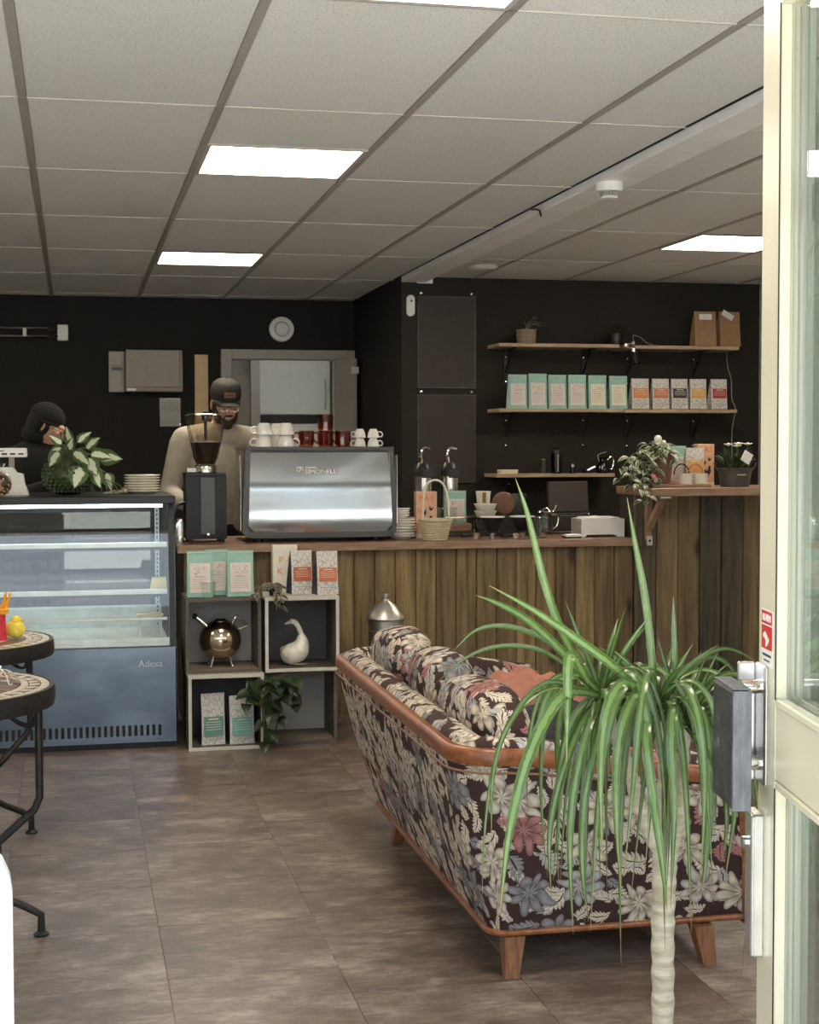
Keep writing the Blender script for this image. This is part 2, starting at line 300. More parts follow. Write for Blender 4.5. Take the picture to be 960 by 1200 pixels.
# ------------------------------------------------------------------ mesh builder
class MB:
    def __init__(s): s.v = []; s.f = []; s.uv = {}; s.mi = []; s.cur = 0
    def add(s, vs, fs, uvs=None, mi=None):
        o = len(s.v); s.v += [tuple(p) for p in vs]
        for i, f in enumerate(fs):
            if uvs: s.uv[len(s.f)] = uvs[i]
            s.f.append(tuple(a+o for a in f)); s.mi.append(s.cur if mi is None else mi)
        return s
    def box(s, a, b, bev=0.0, rot=None, piv=None):
        x0, y0, z0 = (min(p, q) for p, q in zip(a, b)); x1, y1, z1 = (max(p, q) for p, q in zip(a, b))
        bev = min(bev, .45*min(x1-x0, y1-y0, z1-z0))
        if bev > 0:
            bm = bmesh.new(); bmesh.ops.create_cube(bm, size=1)
            for p in bm.verts: p.co = Vector(((x0+x1)/2+p.co.x*(x1-x0), (y0+y1)/2+p.co.y*(y1-y0), (z0+z1)/2+p.co.z*(z1-z0)))
            bmesh.ops.bevel(bm, geom=bm.edges[:], offset=bev, segments=1, affect='EDGES', profile=.5)
            bm.verts.index_update(); vs = [p.co.copy() for p in bm.verts]; fs = [[p.index for p in q.verts] for q in bm.faces]; bm.free()
        else:
            vs = [Vector(p) for p in ((x0, y0, z0), (x1, y0, z0), (x1, y1, z0), (x0, y1, z0), (x0, y0, z1), (x1, y0, z1), (x1, y1, z1), (x0, y1, z1))]
            fs = [(3, 2, 1, 0), (4, 5, 6, 7), (0, 1, 5, 4), (1, 2, 6, 5), (2, 3, 7, 6), (3, 0, 4, 7)]
        if rot is not None:
            m = Euler(rot).to_matrix(); c = Vector(piv) if piv is not None else Vector(((x0+x1)/2, (y0+y1)/2, (z0+z1)/2))
            vs = [m @ (p-c)+c for p in vs]
        return s.add(vs, fs)
    def lathe(s, prof, c=(0, 0, 0), seg=20, axis=None, sx=1.0, sy=1.0):
        vs, fs = [], []; n = len(prof)
        for i in range(seg):
            a = 2*PI*i/seg
            for r, z in prof: vs.append(Vector((r*math.cos(a)*sx, r*math.sin(a)*sy, z)))
        for i in range(seg):
            j = (i+1) % seg
            for q in range(n-1): fs.append((i*n+q, j*n+q, j*n+q+1, i*n+q+1))
        if prof[0][0] > 1e-6: fs.append(tuple(i*n for i in reversed(range(seg))))
        if prof[-1][0] > 1e-6: fs.append(tuple(i*n+n-1 for i in range(seg)))
        if axis is not None:
            m = Vector((0, 0, 1)).rotation_difference(Vector(axis)).to_matrix(); vs = [m @ p for p in vs]
        return s.add([p+Vector(c) for p in vs], fs)
    def cyl(s, a, b, r, r2=None, seg=14):
        a, b = Vector(a), Vector(b); d = (b-a).length
        return s.lathe([(r, 0), (r if r2 is None else r2, d)], a, seg, (b-a).normalized())
    def ball(s, c, r, seg=14, rot=None):
        r = (r, r, r) if not hasattr(r, '__len__') else r; vs, fs = [], []; n = max(6, seg//2)
        m = Euler(rot).to_matrix() if rot else None
        for j in range(n+1):
            t = PI*j/n
            for i in range(seg):
                a = 2*PI*i/seg; p = Vector((r[0]*math.sin(t)*math.cos(a), r[1]*math.sin(t)*math.sin(a), r[2]*math.cos(t)))
                vs.append((m @ p if m else p)+Vector(c))
        for j in range(n):
            for i in range(seg): fs.append((j*seg+i, (j+1)*seg+i, (j+1)*seg+(i+1) % seg, j*seg+(i+1) % seg))
        return s.add(vs, fs)
    def tube(s, pts, r, seg=8, closed=False):
        pts = [Vector(p) for p in pts]; n = len(pts); vs, fs = [], []; up = None
        for i, p in enumerate(pts):
            if closed: t = (pts[(i+1) % n]-pts[i-1]).normalized()
            else: t = (pts[min(i+1, n-1)]-pts[max(i-1, 0)]).normalized()
            if up is None: up = Vector((0, 0, 1)) if abs(t.z) < .9 else Vector((1, 0, 0))
            up = (up-t*up.dot(t)).normalized(); sd = t.cross(up)
            rr = r[i] if hasattr(r, '__len__') else r
            for q in range(seg):
                a = 2*PI*q/seg; vs.append(p+(up*math.cos(a)+sd*math.sin(a))*rr)
        for i in range(n if closed else n-1):
            j = (i+1) % n
            for q in range(seg): fs.append((i*seg+q, i*seg+(q+1) % seg, j*seg+(q+1) % seg, j*seg+q))
        if not closed: fs += [tuple(reversed(range(seg))), tuple((n-1)*seg+q for q in range(seg))]
        return s.add(vs, fs)
    def prism(s, out, a, b, plane='xz'):
        n = len(out)
        P = {'xz': lambda p, t: (p[0], t, p[1]), 'xy': lambda p, t: (p[0], p[1], t), 'yz': lambda p, t: (t, p[0], p[1])}[plane]
        vs = [P(p, a) for p in out]+[P(p, b) for p in out]
        fs = [tuple(range(n)), tuple(reversed(range(n, 2*n)))]+[(i, i+n, (i+1) % n+n, (i+1) % n) for i in range(n)]
        return s.add(vs, fs)
    def grid(s, rows, closed=False, uvs=None):
        n = len(rows[0]); vs = [p for r in rows for p in r]; fs = []; us = []
        for i in range(len(rows)-1):
            for j in range(n if closed else n-1):
                k = (j+1) % n; fs.append((i*n+j, i*n+k, (i+1)*n+k, (i+1)*n+j))
                if uvs: us.append((uvs[i][j], uvs[i][j+1], uvs[i+1][j+1], uvs[i+1][j]))
        return s.add(vs, fs, us if uvs else None)
    def mesh(s, name, mats, smooth=35, boxuv=False):
        me = bpy.data.meshes.new(name); me.from_pydata(s.v, [], s.f)
        for m in (mats if isinstance(mats, (list, tuple)) else [mats]): me.materials.append(m)
        if any(s.mi): me.polygons.foreach_set('material_index', s.mi)
        if s.uv or boxuv:
            ul = me.uv_layers.new(name='UVMap').data
            for p in me.polygons:
                u = s.uv.get(p.index)
                for q, li in enumerate(p.loop_indices):
                    if u: ul[li].uv = u[q]
                    elif boxuv:
                        c = me.vertices[me.loops[li].vertex_index].co; n = p.normal; ax = max(range(3), key=lambda i: abs(n[i]))
                        ul[li].uv = ((c.y, c.z), (c.x, c.z), (c.x, c.y))[ax]
        bm = bmesh.new(); bm.from_mesh(me); bmesh.ops.recalc_face_normals(bm, faces=bm.faces[:]); bm.to_mesh(me); bm.free()
        if smooth:
            me.polygons.foreach_set('use_smooth', [True]*len(me.polygons)); me.set_sharp_from_angle(angle=math.radians(smooth))
        return me
    def build(s, name, mats, parent=None, loc=None, rot=None, smooth=35, color=None, boxuv=False, label=None):
        o = bpy.data.objects.new(name, s.mesh(name, mats, smooth, boxuv)); COL.objects.link(o)
        if parent is not None: o.parent = parent
        if loc is not None: o.location = loc
        if rot is not None: o.rotation_euler = rot
        if color is not None: o.color = col(color)
        if label: o['label'] = label
        return o
def inst(name, me, parent=None, loc=(0, 0, 0), rot=(0, 0, 0), scale=(1, 1, 1), color=None):
    o = bpy.data.objects.new(name, me); COL.objects.link(o); o.parent = parent; o.location = loc; o.rotation_euler = rot; o.scale = scale
    if color is not None: o.color = col(color)
    return o
def thing(name, label, cat, loc=(0, 0, 0), rz=0.0, group=None):
    o = bpy.data.objects.new(name, None); COL.objects.link(o); o.empty_display_size = .05
    o.location = loc; o.rotation_euler = (0, 0, rz); return tag(o, label, cat, group)
def tag(o, label, cat, group=None):
    o['label'] = label; o['category'] = cat
    if group: o['group'] = group
    return o
def struct(o): o['kind'] = 'structure'; return o
def stuff(o): o['kind'] = 'stuff'; return o
def dup(root, loc, rz, label, group=None):
    r = root.copy(); COL.objects.link(r); r.location = loc; r.rotation_euler = (0, 0, rz); r['label'] = label
    if group: r['group'] = group
    for ch in list(root.children):
        c = ch.copy(); COL.objects.link(c); c.parent = r
        for g in ch.children: d = g.copy(); COL.objects.link(d); d.parent = c
    return r
def text(s, size, mat, parent, loc, rot, name='lettering', ext=.0006, align='CENTER', sx=1.0):
    cu = bpy.data.curves.new(name, 'FONT'); cu.body = s; cu.size = size; cu.extrude = ext; cu.align_x = align; cu.align_y = 'CENTER'; cu.resolution_u = 2
    t = bpy.data.objects.new(name, cu); COL.objects.link(t); dg = bpy.context.evaluated_depsgraph_get()
    me = bpy.data.meshes.new_from_object(t.evaluated_get(dg)); bpy.data.objects.remove(t); bpy.data.curves.remove(cu)
    me.materials.clear(); me.materials.append(mat); o = bpy.data.objects.new(name, me); COL.objects.link(o)
    o.parent = parent; o.location = loc; o.rotation_euler = rot; o.scale = (sx, 1, 1); return o
def bez(p, n):
    p = [Vector(q) for q in p]; out = []
    for i in range(n+1):
        t = i/n; q = p[:]
        while len(q) > 1: q = [q[j].lerp(q[j+1], t) for j in range(len(q)-1)]
        out.append(q[0])
    return out
def smoothpath(pts, n=6):
    pts = [Vector(p) for p in pts]; P = [pts[0]*2-pts[1]]+pts+[pts[-1]*2-pts[-2]]; out = []
    for i in range(1, len(P)-2):
        for q in range(n):
            t = q/n; a, b, c, d = P[i-1:i+3]
            out.append(.5*((2*b)+(c-a)*t+(2*a-5*b+4*c-d)*t*t+(3*b-a-3*c+d)*t**3))
    return out+[pts[-1]]
ORD = ['first', 'second', 'third', 'fourth', 'fifth', 'sixth', 'seventh', 'eighth']

# =================================================================== THE SETTING
XL, XR, YF, YB, YS, XC = -4.2, 4.45, 1.30, 11.05, 9.40, 2.02
def sbox(name, a, b, m, bev=0, parent=None, **k): return struct(MB().box(a, b, bev).build(name, M[m] if isinstance(m, str) else m, parent, **k))
# floor: base slab with tiles laid on it
floor = sbox('floor', (XL, YF-.1, -.12), (XR, YB+2.2, -.003), 'floor', color=(.9, .9, .9))
TS = .455
tile_me = MB().box((-TS/2+.0008, -TS/2+.0008, -.003), (TS/2-.0008, TS/2-.0008, .0), .0005).mesh('floor_tile', M['floor'])
offs = {}
nt = 0
for i in range(-3, 8):
    offs[i] = random.choice((0, .02, -.03))+{-1: .0, 0: .04}.get(i, random.uniform(0, .4))
    for j in range(-6, 5):
        x = .2245+TS*(i+.5); y = 5.34+offs[i]+TS*(j+.5)
        t = random.uniform(.93, 1.07)
        inst('floor_tile', tile_me, floor, (x, y, .0), color=(t, t*random.uniform(.97, 1.0), t*random.uniform(.94, 1.0))); nt += 1
# walls
sbox('wall_back', (XL, YB, 0), (1.04, YB+.12, CEIL+.1), 'wall'); 
sbox('wall_back_above_door', (1.04, YB, 2.10), (XC, YB+.12, CEIL+.1), 'wall')
sbox('wall_corner', (XC, YS, 0), (XC+.1, YB+.12, CEIL+.1), 'wall')
sbox('wall_shelves', (XC+.1, YS, 0), (XR, YS+.12, CEIL+.1), 'wall_olive')
sbox('wall_corner_end', (XC, YS-.012, 0), (XC+.1, YS, CEIL+.1), 'wall_olive')
sbox('wall_left', (XL-.1, YF, 0), (XL, YB+.1, CEIL+.1), 'wall_pale')
sbox('wall_right', (XR, YF, 0), (XR+.1, YS+.1, CEIL+.1), 'wall_pale')
sbox('trim_4', (3.02, 5.9, 0), (3.12, 6.0, CEIL), 'cream')
# street front: masonry around the shop windows and the doorway
sbox('wall_front_top', (XL-.1, YF-.12, 2.22), (XR+.1, YF, 3.6), 'facade')
for i, (a, b) in enumerate(((XL-.1, -3.9), (-1.06, -.94), (.94, 1.20), (4.25, XR+.1))): sbox('wall_front_%d' % (i+1), (a, YF-.12, 0), (b, YF, 2.22), 'facade')
for i, (a, b) in enumerate(((-3.9, -1.06), (1.20, 4.25))):
    sbox('wall_front_sill_%d' % (i+1), (a, YF-.12, 0), (b, YF, .42), 'facade')
    w = sbox('window_%d' % (i+1), (a, YF-.09, .42), (a+.06, YF-.03, 2.22), 'cream')
    for n, q in enumerate(((b-.06, .42, b, 2.22), (a+.06, .42, b-.06, .48), (a+.06, 2.16, b-.06, 2.22), ((a+b)/2-.03, .48, (a+b)/2+.03, 2.16))):
        MB().box((q[0], YF-.09, q[1]), (q[2], YF-.03, q[3])).build('window_frame', M['cream'], w)
    MB().box((a+.06, YF-.062, .48), (b-.06, YF-.056, 2.16)).build('pane', M['glass'], w)
sbox('ground', (-40, -40, -.14), (40, YF-.1, -.02), 'street')
# house row across the street (behind the viewer; it shows in the polished metal and glass)
for i, (a, b, h) in enumerate(((-34, -13, 6.2), (-12.6, 6, 5.2), (6.4, 34, 6.8))):
    w = sbox('wall_street_%d' % (i+1), (a, -24, -.02), (b, -22, h), 'facade')
    for j in range(int((b-a)/3)):
        for z in (.9, 3.6): MB().box((a+1+3*j, -22.0, z), (a+2.5+3*j, -21.95, z+1.5)).build('window', M['elec'], w)
# ceiling: slab, tees and lay-in tiles
ceil = sbox('ceiling', (XL-.1, YF, CEIL+.03), (XR+.1, YB+.12, CEIL+.12), 'tee')
GX0, GX1, GY, DX, DY = -.1412, 2.488, 3.623, .6, 1.2
LIGHTS = {(1, -1, 1), (1, 1, 1), (1, 3, 0.5), }
xl = [GX0+DX*i for i in range(-7, 4)]; xr = [GX1+DX*i for i in range(0, 4)]
def tilebox(x0, x1, y0, y1, shade):
    MB().box((x0+.012, y0+.003, CEIL), (x1-.012, y1-.003, CEIL+.02), .003).build('ceiling_tile', M['ceil_tile'], ceil, color=(shade, shade, shade*.995))
light_cells = {}   # (x index, y0, y1)
LC = [(GX0+DX, 3.02, 3.62), (GX0+DX, 5.423, 6.023), (GX0+DX, 8.423, 9.023), (GX1+DX, 7.223, 7.823), (GX0-3*DX, 5.423, 6.023), (GX0-3*DX, 8.423, 9.023), (GX1+DX, 4.2, 4.8)]
def cells(x0, x1, ymax):
    y = GY-2*DY
    while y < ymax-.01:
        a, b = max(y, YF+.005), min(y+DY, ymax)
        segs = [(a, b)]
        for lx, l0, l1 in LC:
            if abs(lx-x0) < .02 and l1 > a+.02 and l0 < b-.02:
                segs = [q for q in ((a, max(a, l0)), (min(b, l1), b)) if q[1]-q[0] > .03]
                for yy in (l0, l1): MB().box((x0, yy-.003, CEIL-.003), (x1, yy+.003, CEIL+.004)).build('cross_tee', M['tee_thin'], ceil)
        for q in segs: tilebox(x0, x1, q[0], q[1], random.uniform(.93, 1.03))
        if a > YF+.1: MB().box((x0, a-.003, CEIL-.003), (x1, a+.003, CEIL+.004)).build('cross_tee', M['tee_thin'], ceil)
        y += DY
for i, x in enumerate(xl): cells(x, x+DX if i < len(xl)-1 else XC, YB)
for x in xl: MB().box((x-.012, YF, CEIL-.003), (x+.012, YB, CEIL+.006)).build('main_tee', M['tee'], ceil)
cells(2.17, GX1, YS)
for i, x in enumerate(xr): cells(x, min(x+DX, XR), YS)
for x in xr: MB().box((x-.012, YF, CEIL-.003), (x+.012, YS, CEIL+.006)).build('main_tee', M['tee'], ceil)
b = sbox('trim_1', (XC, YF, CEIL-.035), (XC+.155, YS, CEIL+.03), 'trunking', .004)
MB().box((XC-.012, YF, CEIL-.001), (XC-.001, YS, CEIL+.02)).build('shadow_gap', M['dark_slot'], b)
MB().box((XC+.1, YS-.02, CEIL-.04), (XC+.2, YS-.001, CEIL-.002)).build('trim_end', M['trunking'], b)
# crooked cable hanging from the trunking edge
tag(MB().tube(smoothpath([(2.0, 6.55, CEIL-.012), (2.005, 6.45, CEIL-.03), (2.01, 6.43, CEIL-.06)]), .004, 6).build('loose_cable', M['black']), 'short black cable end dangling from the ceiling trunking', 'cable')
WHERE = ['cut off by the top edge of the photo', 'in full view, the larger one left of centre', 'farther and smaller, nearest the dark rear wall', 'at far right before the wall shelves']
for i, (x, y0, y1) in enumerate(LC):
    lab = ('square ceiling light panel '+WHERE[i]) if i < 4 else ['square ceiling light panel over the unseen left side, nearer one', 'square ceiling light panel over the unseen left side, farther one', 'square ceiling light panel above the sofa side, out of view'][i-4]
    t = thing('ceiling_light', lab, 'ceiling light', (x+DX/2, (y0+y1)/2, CEIL), 0, 'square light panels in the ceiling')
    m = MB()
    for q in ((-.288, -.29, .288, -.276), (-.288, .276, .288, .29), (-.288, -.276, -.272, .276), (.272, -.276, .288, .276)): m.box((q[0], q[1], -.004), (q[2], q[3], .02))
    m.build('frame', M['tee_thin'], t); MB().box((-.272, -.276, .0), (.272, .276, .012)).build('diffuser', M['light'], t)
# smoke detector on the trunking, flat disc on the ceiling, round wall speaker
t = thing('smoke_detector', 'white slotted smoke detector hanging under the ceiling trunking', 'smoke detector', (2.06, 5.70, CEIL-.035))
MB().lathe([(0, 0), (.052, 0), (.054, -.012), (.050, -.034), (.030, -.036), (0, -.036)], (0, 0, 0), 28).build('housing', M['white'], t)
m = MB()
for i in range(18):
    a = 2*PI*i/18; m.box((.026, -.003, -.052), (.036, .003, -.034), rot=(0, 0, a), piv=(0, 0, -.04))
m.build('vent_ribs', M['grey_paint'], t); MB().lathe([(0, -.05), (.028, -.05), (.034, -.056), (.03, -.062), (0, -.063)], (0, 0, 0), 24).build('sensor_cap', M['white'], t)
t = thing('ceiling_disc', 'flat white round disc on the ceiling near the shelf wall', 'detector', (2.37, 8.72, CEIL))
MB().lathe([(0, 0), (.085, 0), (.088, -.01), (.07, -.022), (0, -.024)], (0, 0, 0), 28).build('cover', M['white'], t); MB().lathe([(.088, 0), (.092, 0), (.092, -.006), (.088, -.008)], (0, 0, 0), 28).build('rim', M['grey_paint'], t)
t = thing('wall_speaker', 'round white disc fixed high on the dark wall above the doorway', 'speaker', (1.484, YB, 2.25))
MB().lathe([(0, .03), (.045, .03), (.05, .022), (.085, .018), (.092, 0), (0, 0)], (0, 0, 0), 30, (0, -1, 0)).build('cover', M['white'], t)
MB().lathe([(.048, .021), (.052, .026), (.056, .021)], (0, 0, 0), 30, (0, -1, 0)).build('ring', M['grey_paint'], t)

# ---- back doorway with open leaf, small room behind
sbox('wall_room_back', (-.2, YB+2.1, 0), (3.2, YB+2.2, CEIL), 'wall_pale'); sbox('wall_room_left', (.5, YB+.12, 0), (.6, YB+2.1, CEIL), 'wall_pale'); sbox('wall_room_right', (3.1, YB+.12, 0), (3.2, YB+2.1, CEIL), 'wall_pale')
sbox('ceiling_room', (.5, YB+.12, CEIL), (3.2, YB+2.2, CEIL+.08), 'wall_pale')
dr = struct(thing('door_1', 'pale inner door', 'door')); del dr['category']; dr['label'] = 'pale grey inner door standing open at the rear doorway'
fm = MB().box((1.04, YB-.03, 0), (1.12, YB+.12, 2.10), .004).box((1.955, YB-.03, 0), (XC, YB+.12, 2.10), .004).box((1.12, YB-.03, 2.03), (1.955, YB+.12, 2.10), .004)
fm.build('frame', M['grey_paint'], dr)
lf = MB().box((0, -.04, 0), (.30, 0, 2.02), .003).build('leaf', M['grey_door'], dr, loc=(1.90, YB-.03, .005), rot=(0, 0, math.radians(-74)))
MB().box((.29, -.045, 1.91), (.325, .004, 1.96), .004).build('hinge', M['white'], lf)
# inner partition edge and tall white cabinet seen through the doorway
sbox('trim_2', (1.30, YB+.38, 0), (1.37, YB+.45, 2.30), 'grey_paint'); sbox('wall_room_partition', (.6, YB+.45, 0), (1.34, YB+.53, CEIL), 'grey_door')
cb = thing('tall_cabinet', 'tall white cabinet with slim bow handle in the back room', 'cabinet', (1.95, YB+1.3, 0))
MB().box((-.50, .02, 0), (.11, .5, 2.3), .003).build('body', M['cabinet_white'], cb)
d1 = MB().box((-.495, 0, 1.66), (.105, .02, 2.29), .003).build('door', M['cabinet_white'], cb); d2 = MB().box((-.495, 0, .04), (.105, .02, 1.58), .003).build('door', M['cabinet_white'], cb)
MB().tube(smoothpath([(.06, 0, 1.70), (.06, -.035, 1.73), (.06, -.035, 1.92), (.06, 0, 1.95)]), .006, 8).build('handle', M['steel'], d1)
MB().box((-.495, .012, 1.585), (.105, .02, 1.655)).build('gap_shadow', M['black'], cb)
sbox('trim_3', (2.07, YB+1.25, 0), (2.30, YB+1.35, 2.4), 'grey_paint')
t = thing('ceiling_light', 'slim ceiling light panel in the back room, hidden above the doorway', 'ceiling light', (1.75, YB+.27, CEIL), 0, 'square light panels in the ceiling')
MB().box((-.40, -.11, -.012), (.40, .11, -.001)).build('frame', M['tee_thin'], t); MB().box((-.37, -.09, -.016), (.37, .09, -.012)).build('diffuser', M['light_dim'], t)
# ---- things fixed on the rear wall
t = thing('meter_unit', 'small grey control unit with display left of the grey electrical cabinet', 'control unit', (.302, YB, 1.93))
MB().box((-.057, -.05, -.145), (.057, 0, .145), .006).build('housing', M['grey_paint'], t); MB().box((-.04, -.053, .0), (.04, -.05, .05)).build('display', M['elec'], t); MB().box((-.035, -.056, .012), (.035, -.053, .03)).build('screen', M['black'], t)
t = thing('electrical_cabinet', 'grey metal electrical cabinet on the dark rear wall', 'electrical cabinet', (.55, YB, 1.935))
MB().box((-.19, -.14, -.148), (.21, 0, .146), .006).build('body', M['elec'], t); MB().box((-.19, -.155, -.118), (.19, -.14, .146), .005).build('door', M['elec'], t)
MB().box((-.18, -.15, -.143), (-.12, -.141, -.125)).build('label_plate', M['white'], t); MB().box((.19, -.12, -.13), (.215, -.02, .12), .004).build('side_flange', M['silver_frame'], t)
t = thing('document_pocket', 'crinkled clear plastic pocket of papers hanging below the electrical cabinet', 'document pocket', (.676, YB, 1.645))
MB().box((-.072, -.012, -.10), (.072, 0, .10), .002).build('papers', M['grey_paint'], t)
vs = [[Vector((-.078+.156*i/10, -.016-.006*random.random(), -.105+.21*j/10)) for i in range(11)] for j in range(11)]
MB().grid(vs).build('plastic_sleeve', glassmat('plastic_film', (.9, .9, .88), 1.6, .08), t)
t = thing('light_wood_board', 'tall narrow pale wood board on the wall behind the barista', 'board', (.90, YB, 1.60))
MB().box((-.048, -.03, -.46), (.048, 0, .458), .003).build('panel', M['beige_board'], t); MB().box((.03, -.034, -.16), (.04, -.03, -.10)).build('keyhole_plate', M['black'], t)
t = thing('rail_lamp', 'twin chrome rail fixture high on the dark wall at the left edge', 'wall rail', (-.065, YB, 2.20))
for z in (.028, -.028): MB().tube([(-1.0, -.06, z), (-.02, -.06, z)], .009, 8).build('rail', M['chrome'], t)
MB().box((-.04, -.075, -.055), (.035, 0, .055), .006).build('end_bracket', M['white'], t); MB().box((-.275, -.07, -.03), (-.25, -.05, .03), .003).build('clip', M['white'], t)
for z in (.028, -.028): MB().tube([(-.10, -.062, z), (-.01, -.062, z)], .012, 8).build('end_sleeve', M['black'], t)
# ---- black boards and sensor on the shelf wall
for nm, z0, z1, lab in (('upper', 1.765, 2.345, 'upper brown-black wall board held by silver corner screws'), ('lower', 1.165, 1.725, 'lower brown-black wall board under its twin on the shelf wall')):
    t = thing('wall_board', lab, 'wall board', (2.312, YS, z0))
    h = z1-z0; MB().box((-.188, -.012, 0), (.188, 0, h), .002).build('panel', M['panel_black'], t)
    m = MB()
    for q in ((-.19, 0, -.184, h), (.184, 0, .19, h), (-.19, 0, .19, .006), (-.19, h-.006, .19, h)): m.box((q[0], -.015, q[1]), (q[2], 0, q[3]))
    m.build('frame', M['silver_frame'], t)
    for s in (-1, 1): MB().lathe([(0, .008), (.008, .006), (.01, 0)], (s*.165, 0, h+.018), 12, (0, -1, 0)).build('corner_screw', M['chrome'], t)
t = thing('door_sensor', 'small white rounded sensor on the wall beside the upper black board', 'sensor', (2.075, YS-.012, 2.28))
MB().prism([(math.cos(a)*.026, (.04 if math.sin(a) > 0 else -.04)+math.sin(a)*.026) for a in [2*PI*i/24 for i in range(24)]], -.022, 0).build('housing', M['white'], t)
MB().lathe([(0, .003), (.006, .003), (.007, 0)], (.004, -.022, .03), 10, (0, -1, 0)).build('eye', M['black'], t)

# =================================================================== COUNTER
PY = 7.55      # front face of the boards
ZT = .915      # worktop height
tones = [(.195, .142, .068), (.115, .088, .048), (.24, .178, .086), (.068, .054, .034), (.165, .125, .064), (.28, .205, .10), (.105, .082, .046), (.055, .046, .032)]
tones_d = [(.095, .082, .056), (.15, .118, .066), (.075, .068, .050), (.21, .158, .084), (.115, .096, .062), (.25, .19, .10), (.16, .122, .066)]
def boards(parent, x0, x1, z1, ox, tn, w=.108):
    n = round((x1-x0)/w); w = (x1-x0)/n
    for i in range(n):
        dy = random.uniform(-.003, .003); c = tn[(i*5+i//3) % len(tn)]; v = random.uniform(.85, 1.15)
        MB().box((x0+i*w+.0015-ox, dy, .0), (x0+(i+1)*w-.0015-ox, .02+dy, z1), .004).build('plank', M['plank'], parent, color=tuple(q*v for q in c))
ct = thing('counter', 'long low counter clad in stained vertical boards below the espresso machine', 'counter', (1.66, PY, 0))
boards(ct, .52, 2.87, .875, 1.66, tones)
MB().box((-1.13, .021, 0), (1.21, .66, .873)).build('carcass', M['panel_black'], ct)
wt = thing('worktop', 'reddish brown wooden worktop of the low counter', 'worktop', (1.68, 7.5, .875))
MB().box((-1.19, .012, 0), (1.185, .75, .04), .004).build('board', M['worktop'], wt); MB().box((-1.19, 0, 0), (1.185, .012, .04), .003).build('front_edge', M['worktop_edge'], wt)
rb = thing('bar', 'raised bar section clad in darker vertical boards at the right end', 'bar counter', (3.6, PY, 0))
boards(rb, 2.875, 4.35, 1.138, 3.6, tones_d, .125)
MB().box((-.725, .021, 0), (.75, .22, 1.138)).build('carcass', M['panel_black'], rb)
bt = thing('bar_worktop', 'thick brown wooden slab on the raised bar with diagonal brace', 'worktop', (2.86, 7.28, 1.14))
MB().box((0, .012, 0), (1.5, .51, .042), .004).build('board', M['worktop'], bt); MB().box((0, 0, 0), (1.5, .012, .042), .003).build('front_edge', M['worktop_edge'], bt)
br = MB().box((.065, .235, -.24), (.10, .262, 0), .003).build('brace_post', M['brace'], bt)
MB().prism([(.262, -.215), (.262, -.17), (.055, -.002), (.015, -.002)], .068, .097, 'yz').build('brace_strut', M['brace'], bt)
MB().box((.066, .225, -.265), (.099, .266, -.215), .002).build('brace_foot', M['tin'], bt); MB().lathe([(0, .005), (.006, .004), (.007, 0)], (.083, .225, -.24), 10, (0, -1, 0)).build('screw', M['iron'], bt)
MB().box((.05, .0, -.012), (.11, .035, -.0005), .002).build('brace_cap', M['tin'], bt)
# baseboard strip behind the crates
sbox('baseboard_counter', (1.22, PY-.012, 0), (2.9, PY-.004, .035), 'crate_floor')

# =================================================================== WALL SHELVES
SY0, SY1 = 9.12, YS-.002
def shelf(x0, x1, z, lab, brackets):
    t = thing('wall_shelf', lab, 'shelf', ((x0+x1)/2, YS, z)); ox = (x0+x1)/2
    MB().box((x0-ox, SY0-YS, -.022), (x1-ox, -.002, 0), .002).build('board', M['shelfwood'], t)
    for bx in brackets:
        b = MB().box((bx-.012-ox, -.008, -.26), (bx+.012-ox, -.001, -.023)).box((bx-.012-ox, -.22, -.03), (bx+.012-ox, -.008, -.023)).build('bracket', M['black_metal'], t)
        MB().tube([(bx-ox, -.012, -.17), (bx-ox, -.15, -.03)], .006, 6).build('stay', M['black_metal'], b)
        for zz in (-.07, -.23): MB().lathe([(0, .004), (.006, .003), (.007, 0)], (bx-ox, -.009, zz), 8, (0, -1, 0)).build('screw', M['chrome'], b)
    return t
ZS1, ZS2, ZS3 = 2.037, 1.632, 1.224
shelf(2.58, 3.37, ZS1, 'top wall shelf, left board, holding the pale small pot', [2.70, 3.22]); shelf(3.40, 4.18, ZS1-.004, 'top wall shelf, right board, holding the two kraft bags', [3.52, 3.98])
shelf(2.58, 3.40, ZS2, 'middle wall shelf, left board, under the mint coffee bags', [2.70, 3.22]); shelf(3.402, 4.17, ZS2-.003, 'middle wall shelf, right board, under the white coffee bags', [3.52, 3.98])
shelf(2.56, 3.34, ZS3, 'lowest wall shelf with small glassware and a carafe', [2.72, 3.2])

# =================================================================== COFFEE BAGS
def bag_mesh(w, h, d, crimp=.03, wave=.004):
    # pouch: rectangular foot narrowing to a flat sealed top
    rows = []
    for i in range(9):
        t = i/8; z = h*t; dd = d*(1-t**1.6)*.5+.002; ww = w*.5*(1-.03*math.sin(PI*t))
        front = -d/2*(1-t)-.003*0; yo = -d/2+dd*1.0+t*(d*.18)
        y0 = -d/2+t*d*.22; y1 = y0+2*dd
        ym = (y0+y1)/2; gus = min(dd*.55, .02)*math.sin(PI*min(1, t*1.1+.05))
        rows.append([Vector(p) for p in ((-ww, y0, z), (-ww*.33, y0-wave*math.sin(PI*t), z), (ww*.33, y0-wave*math.sin(PI*t), z), (ww, y0, z), (ww-gus, ym, z), (ww, y1, z), (-ww, y1, z), (-ww+gus, ym, z))])
    m = MB(); m.grid(rows, True); m.add([rows[0][i] for i in range(8)], [tuple(reversed(range(8)))]); m.add([rows[-1][i] for i in range(8)], [tuple(range(8))])
    for i, f in enumerate(m.f[:64]):
        if i % 8 in (3, 4, 6, 7): m.mi[i] = 1
    return m
def on_front(h, d, z): return -d/2+(z/h)*d*.22-.0052
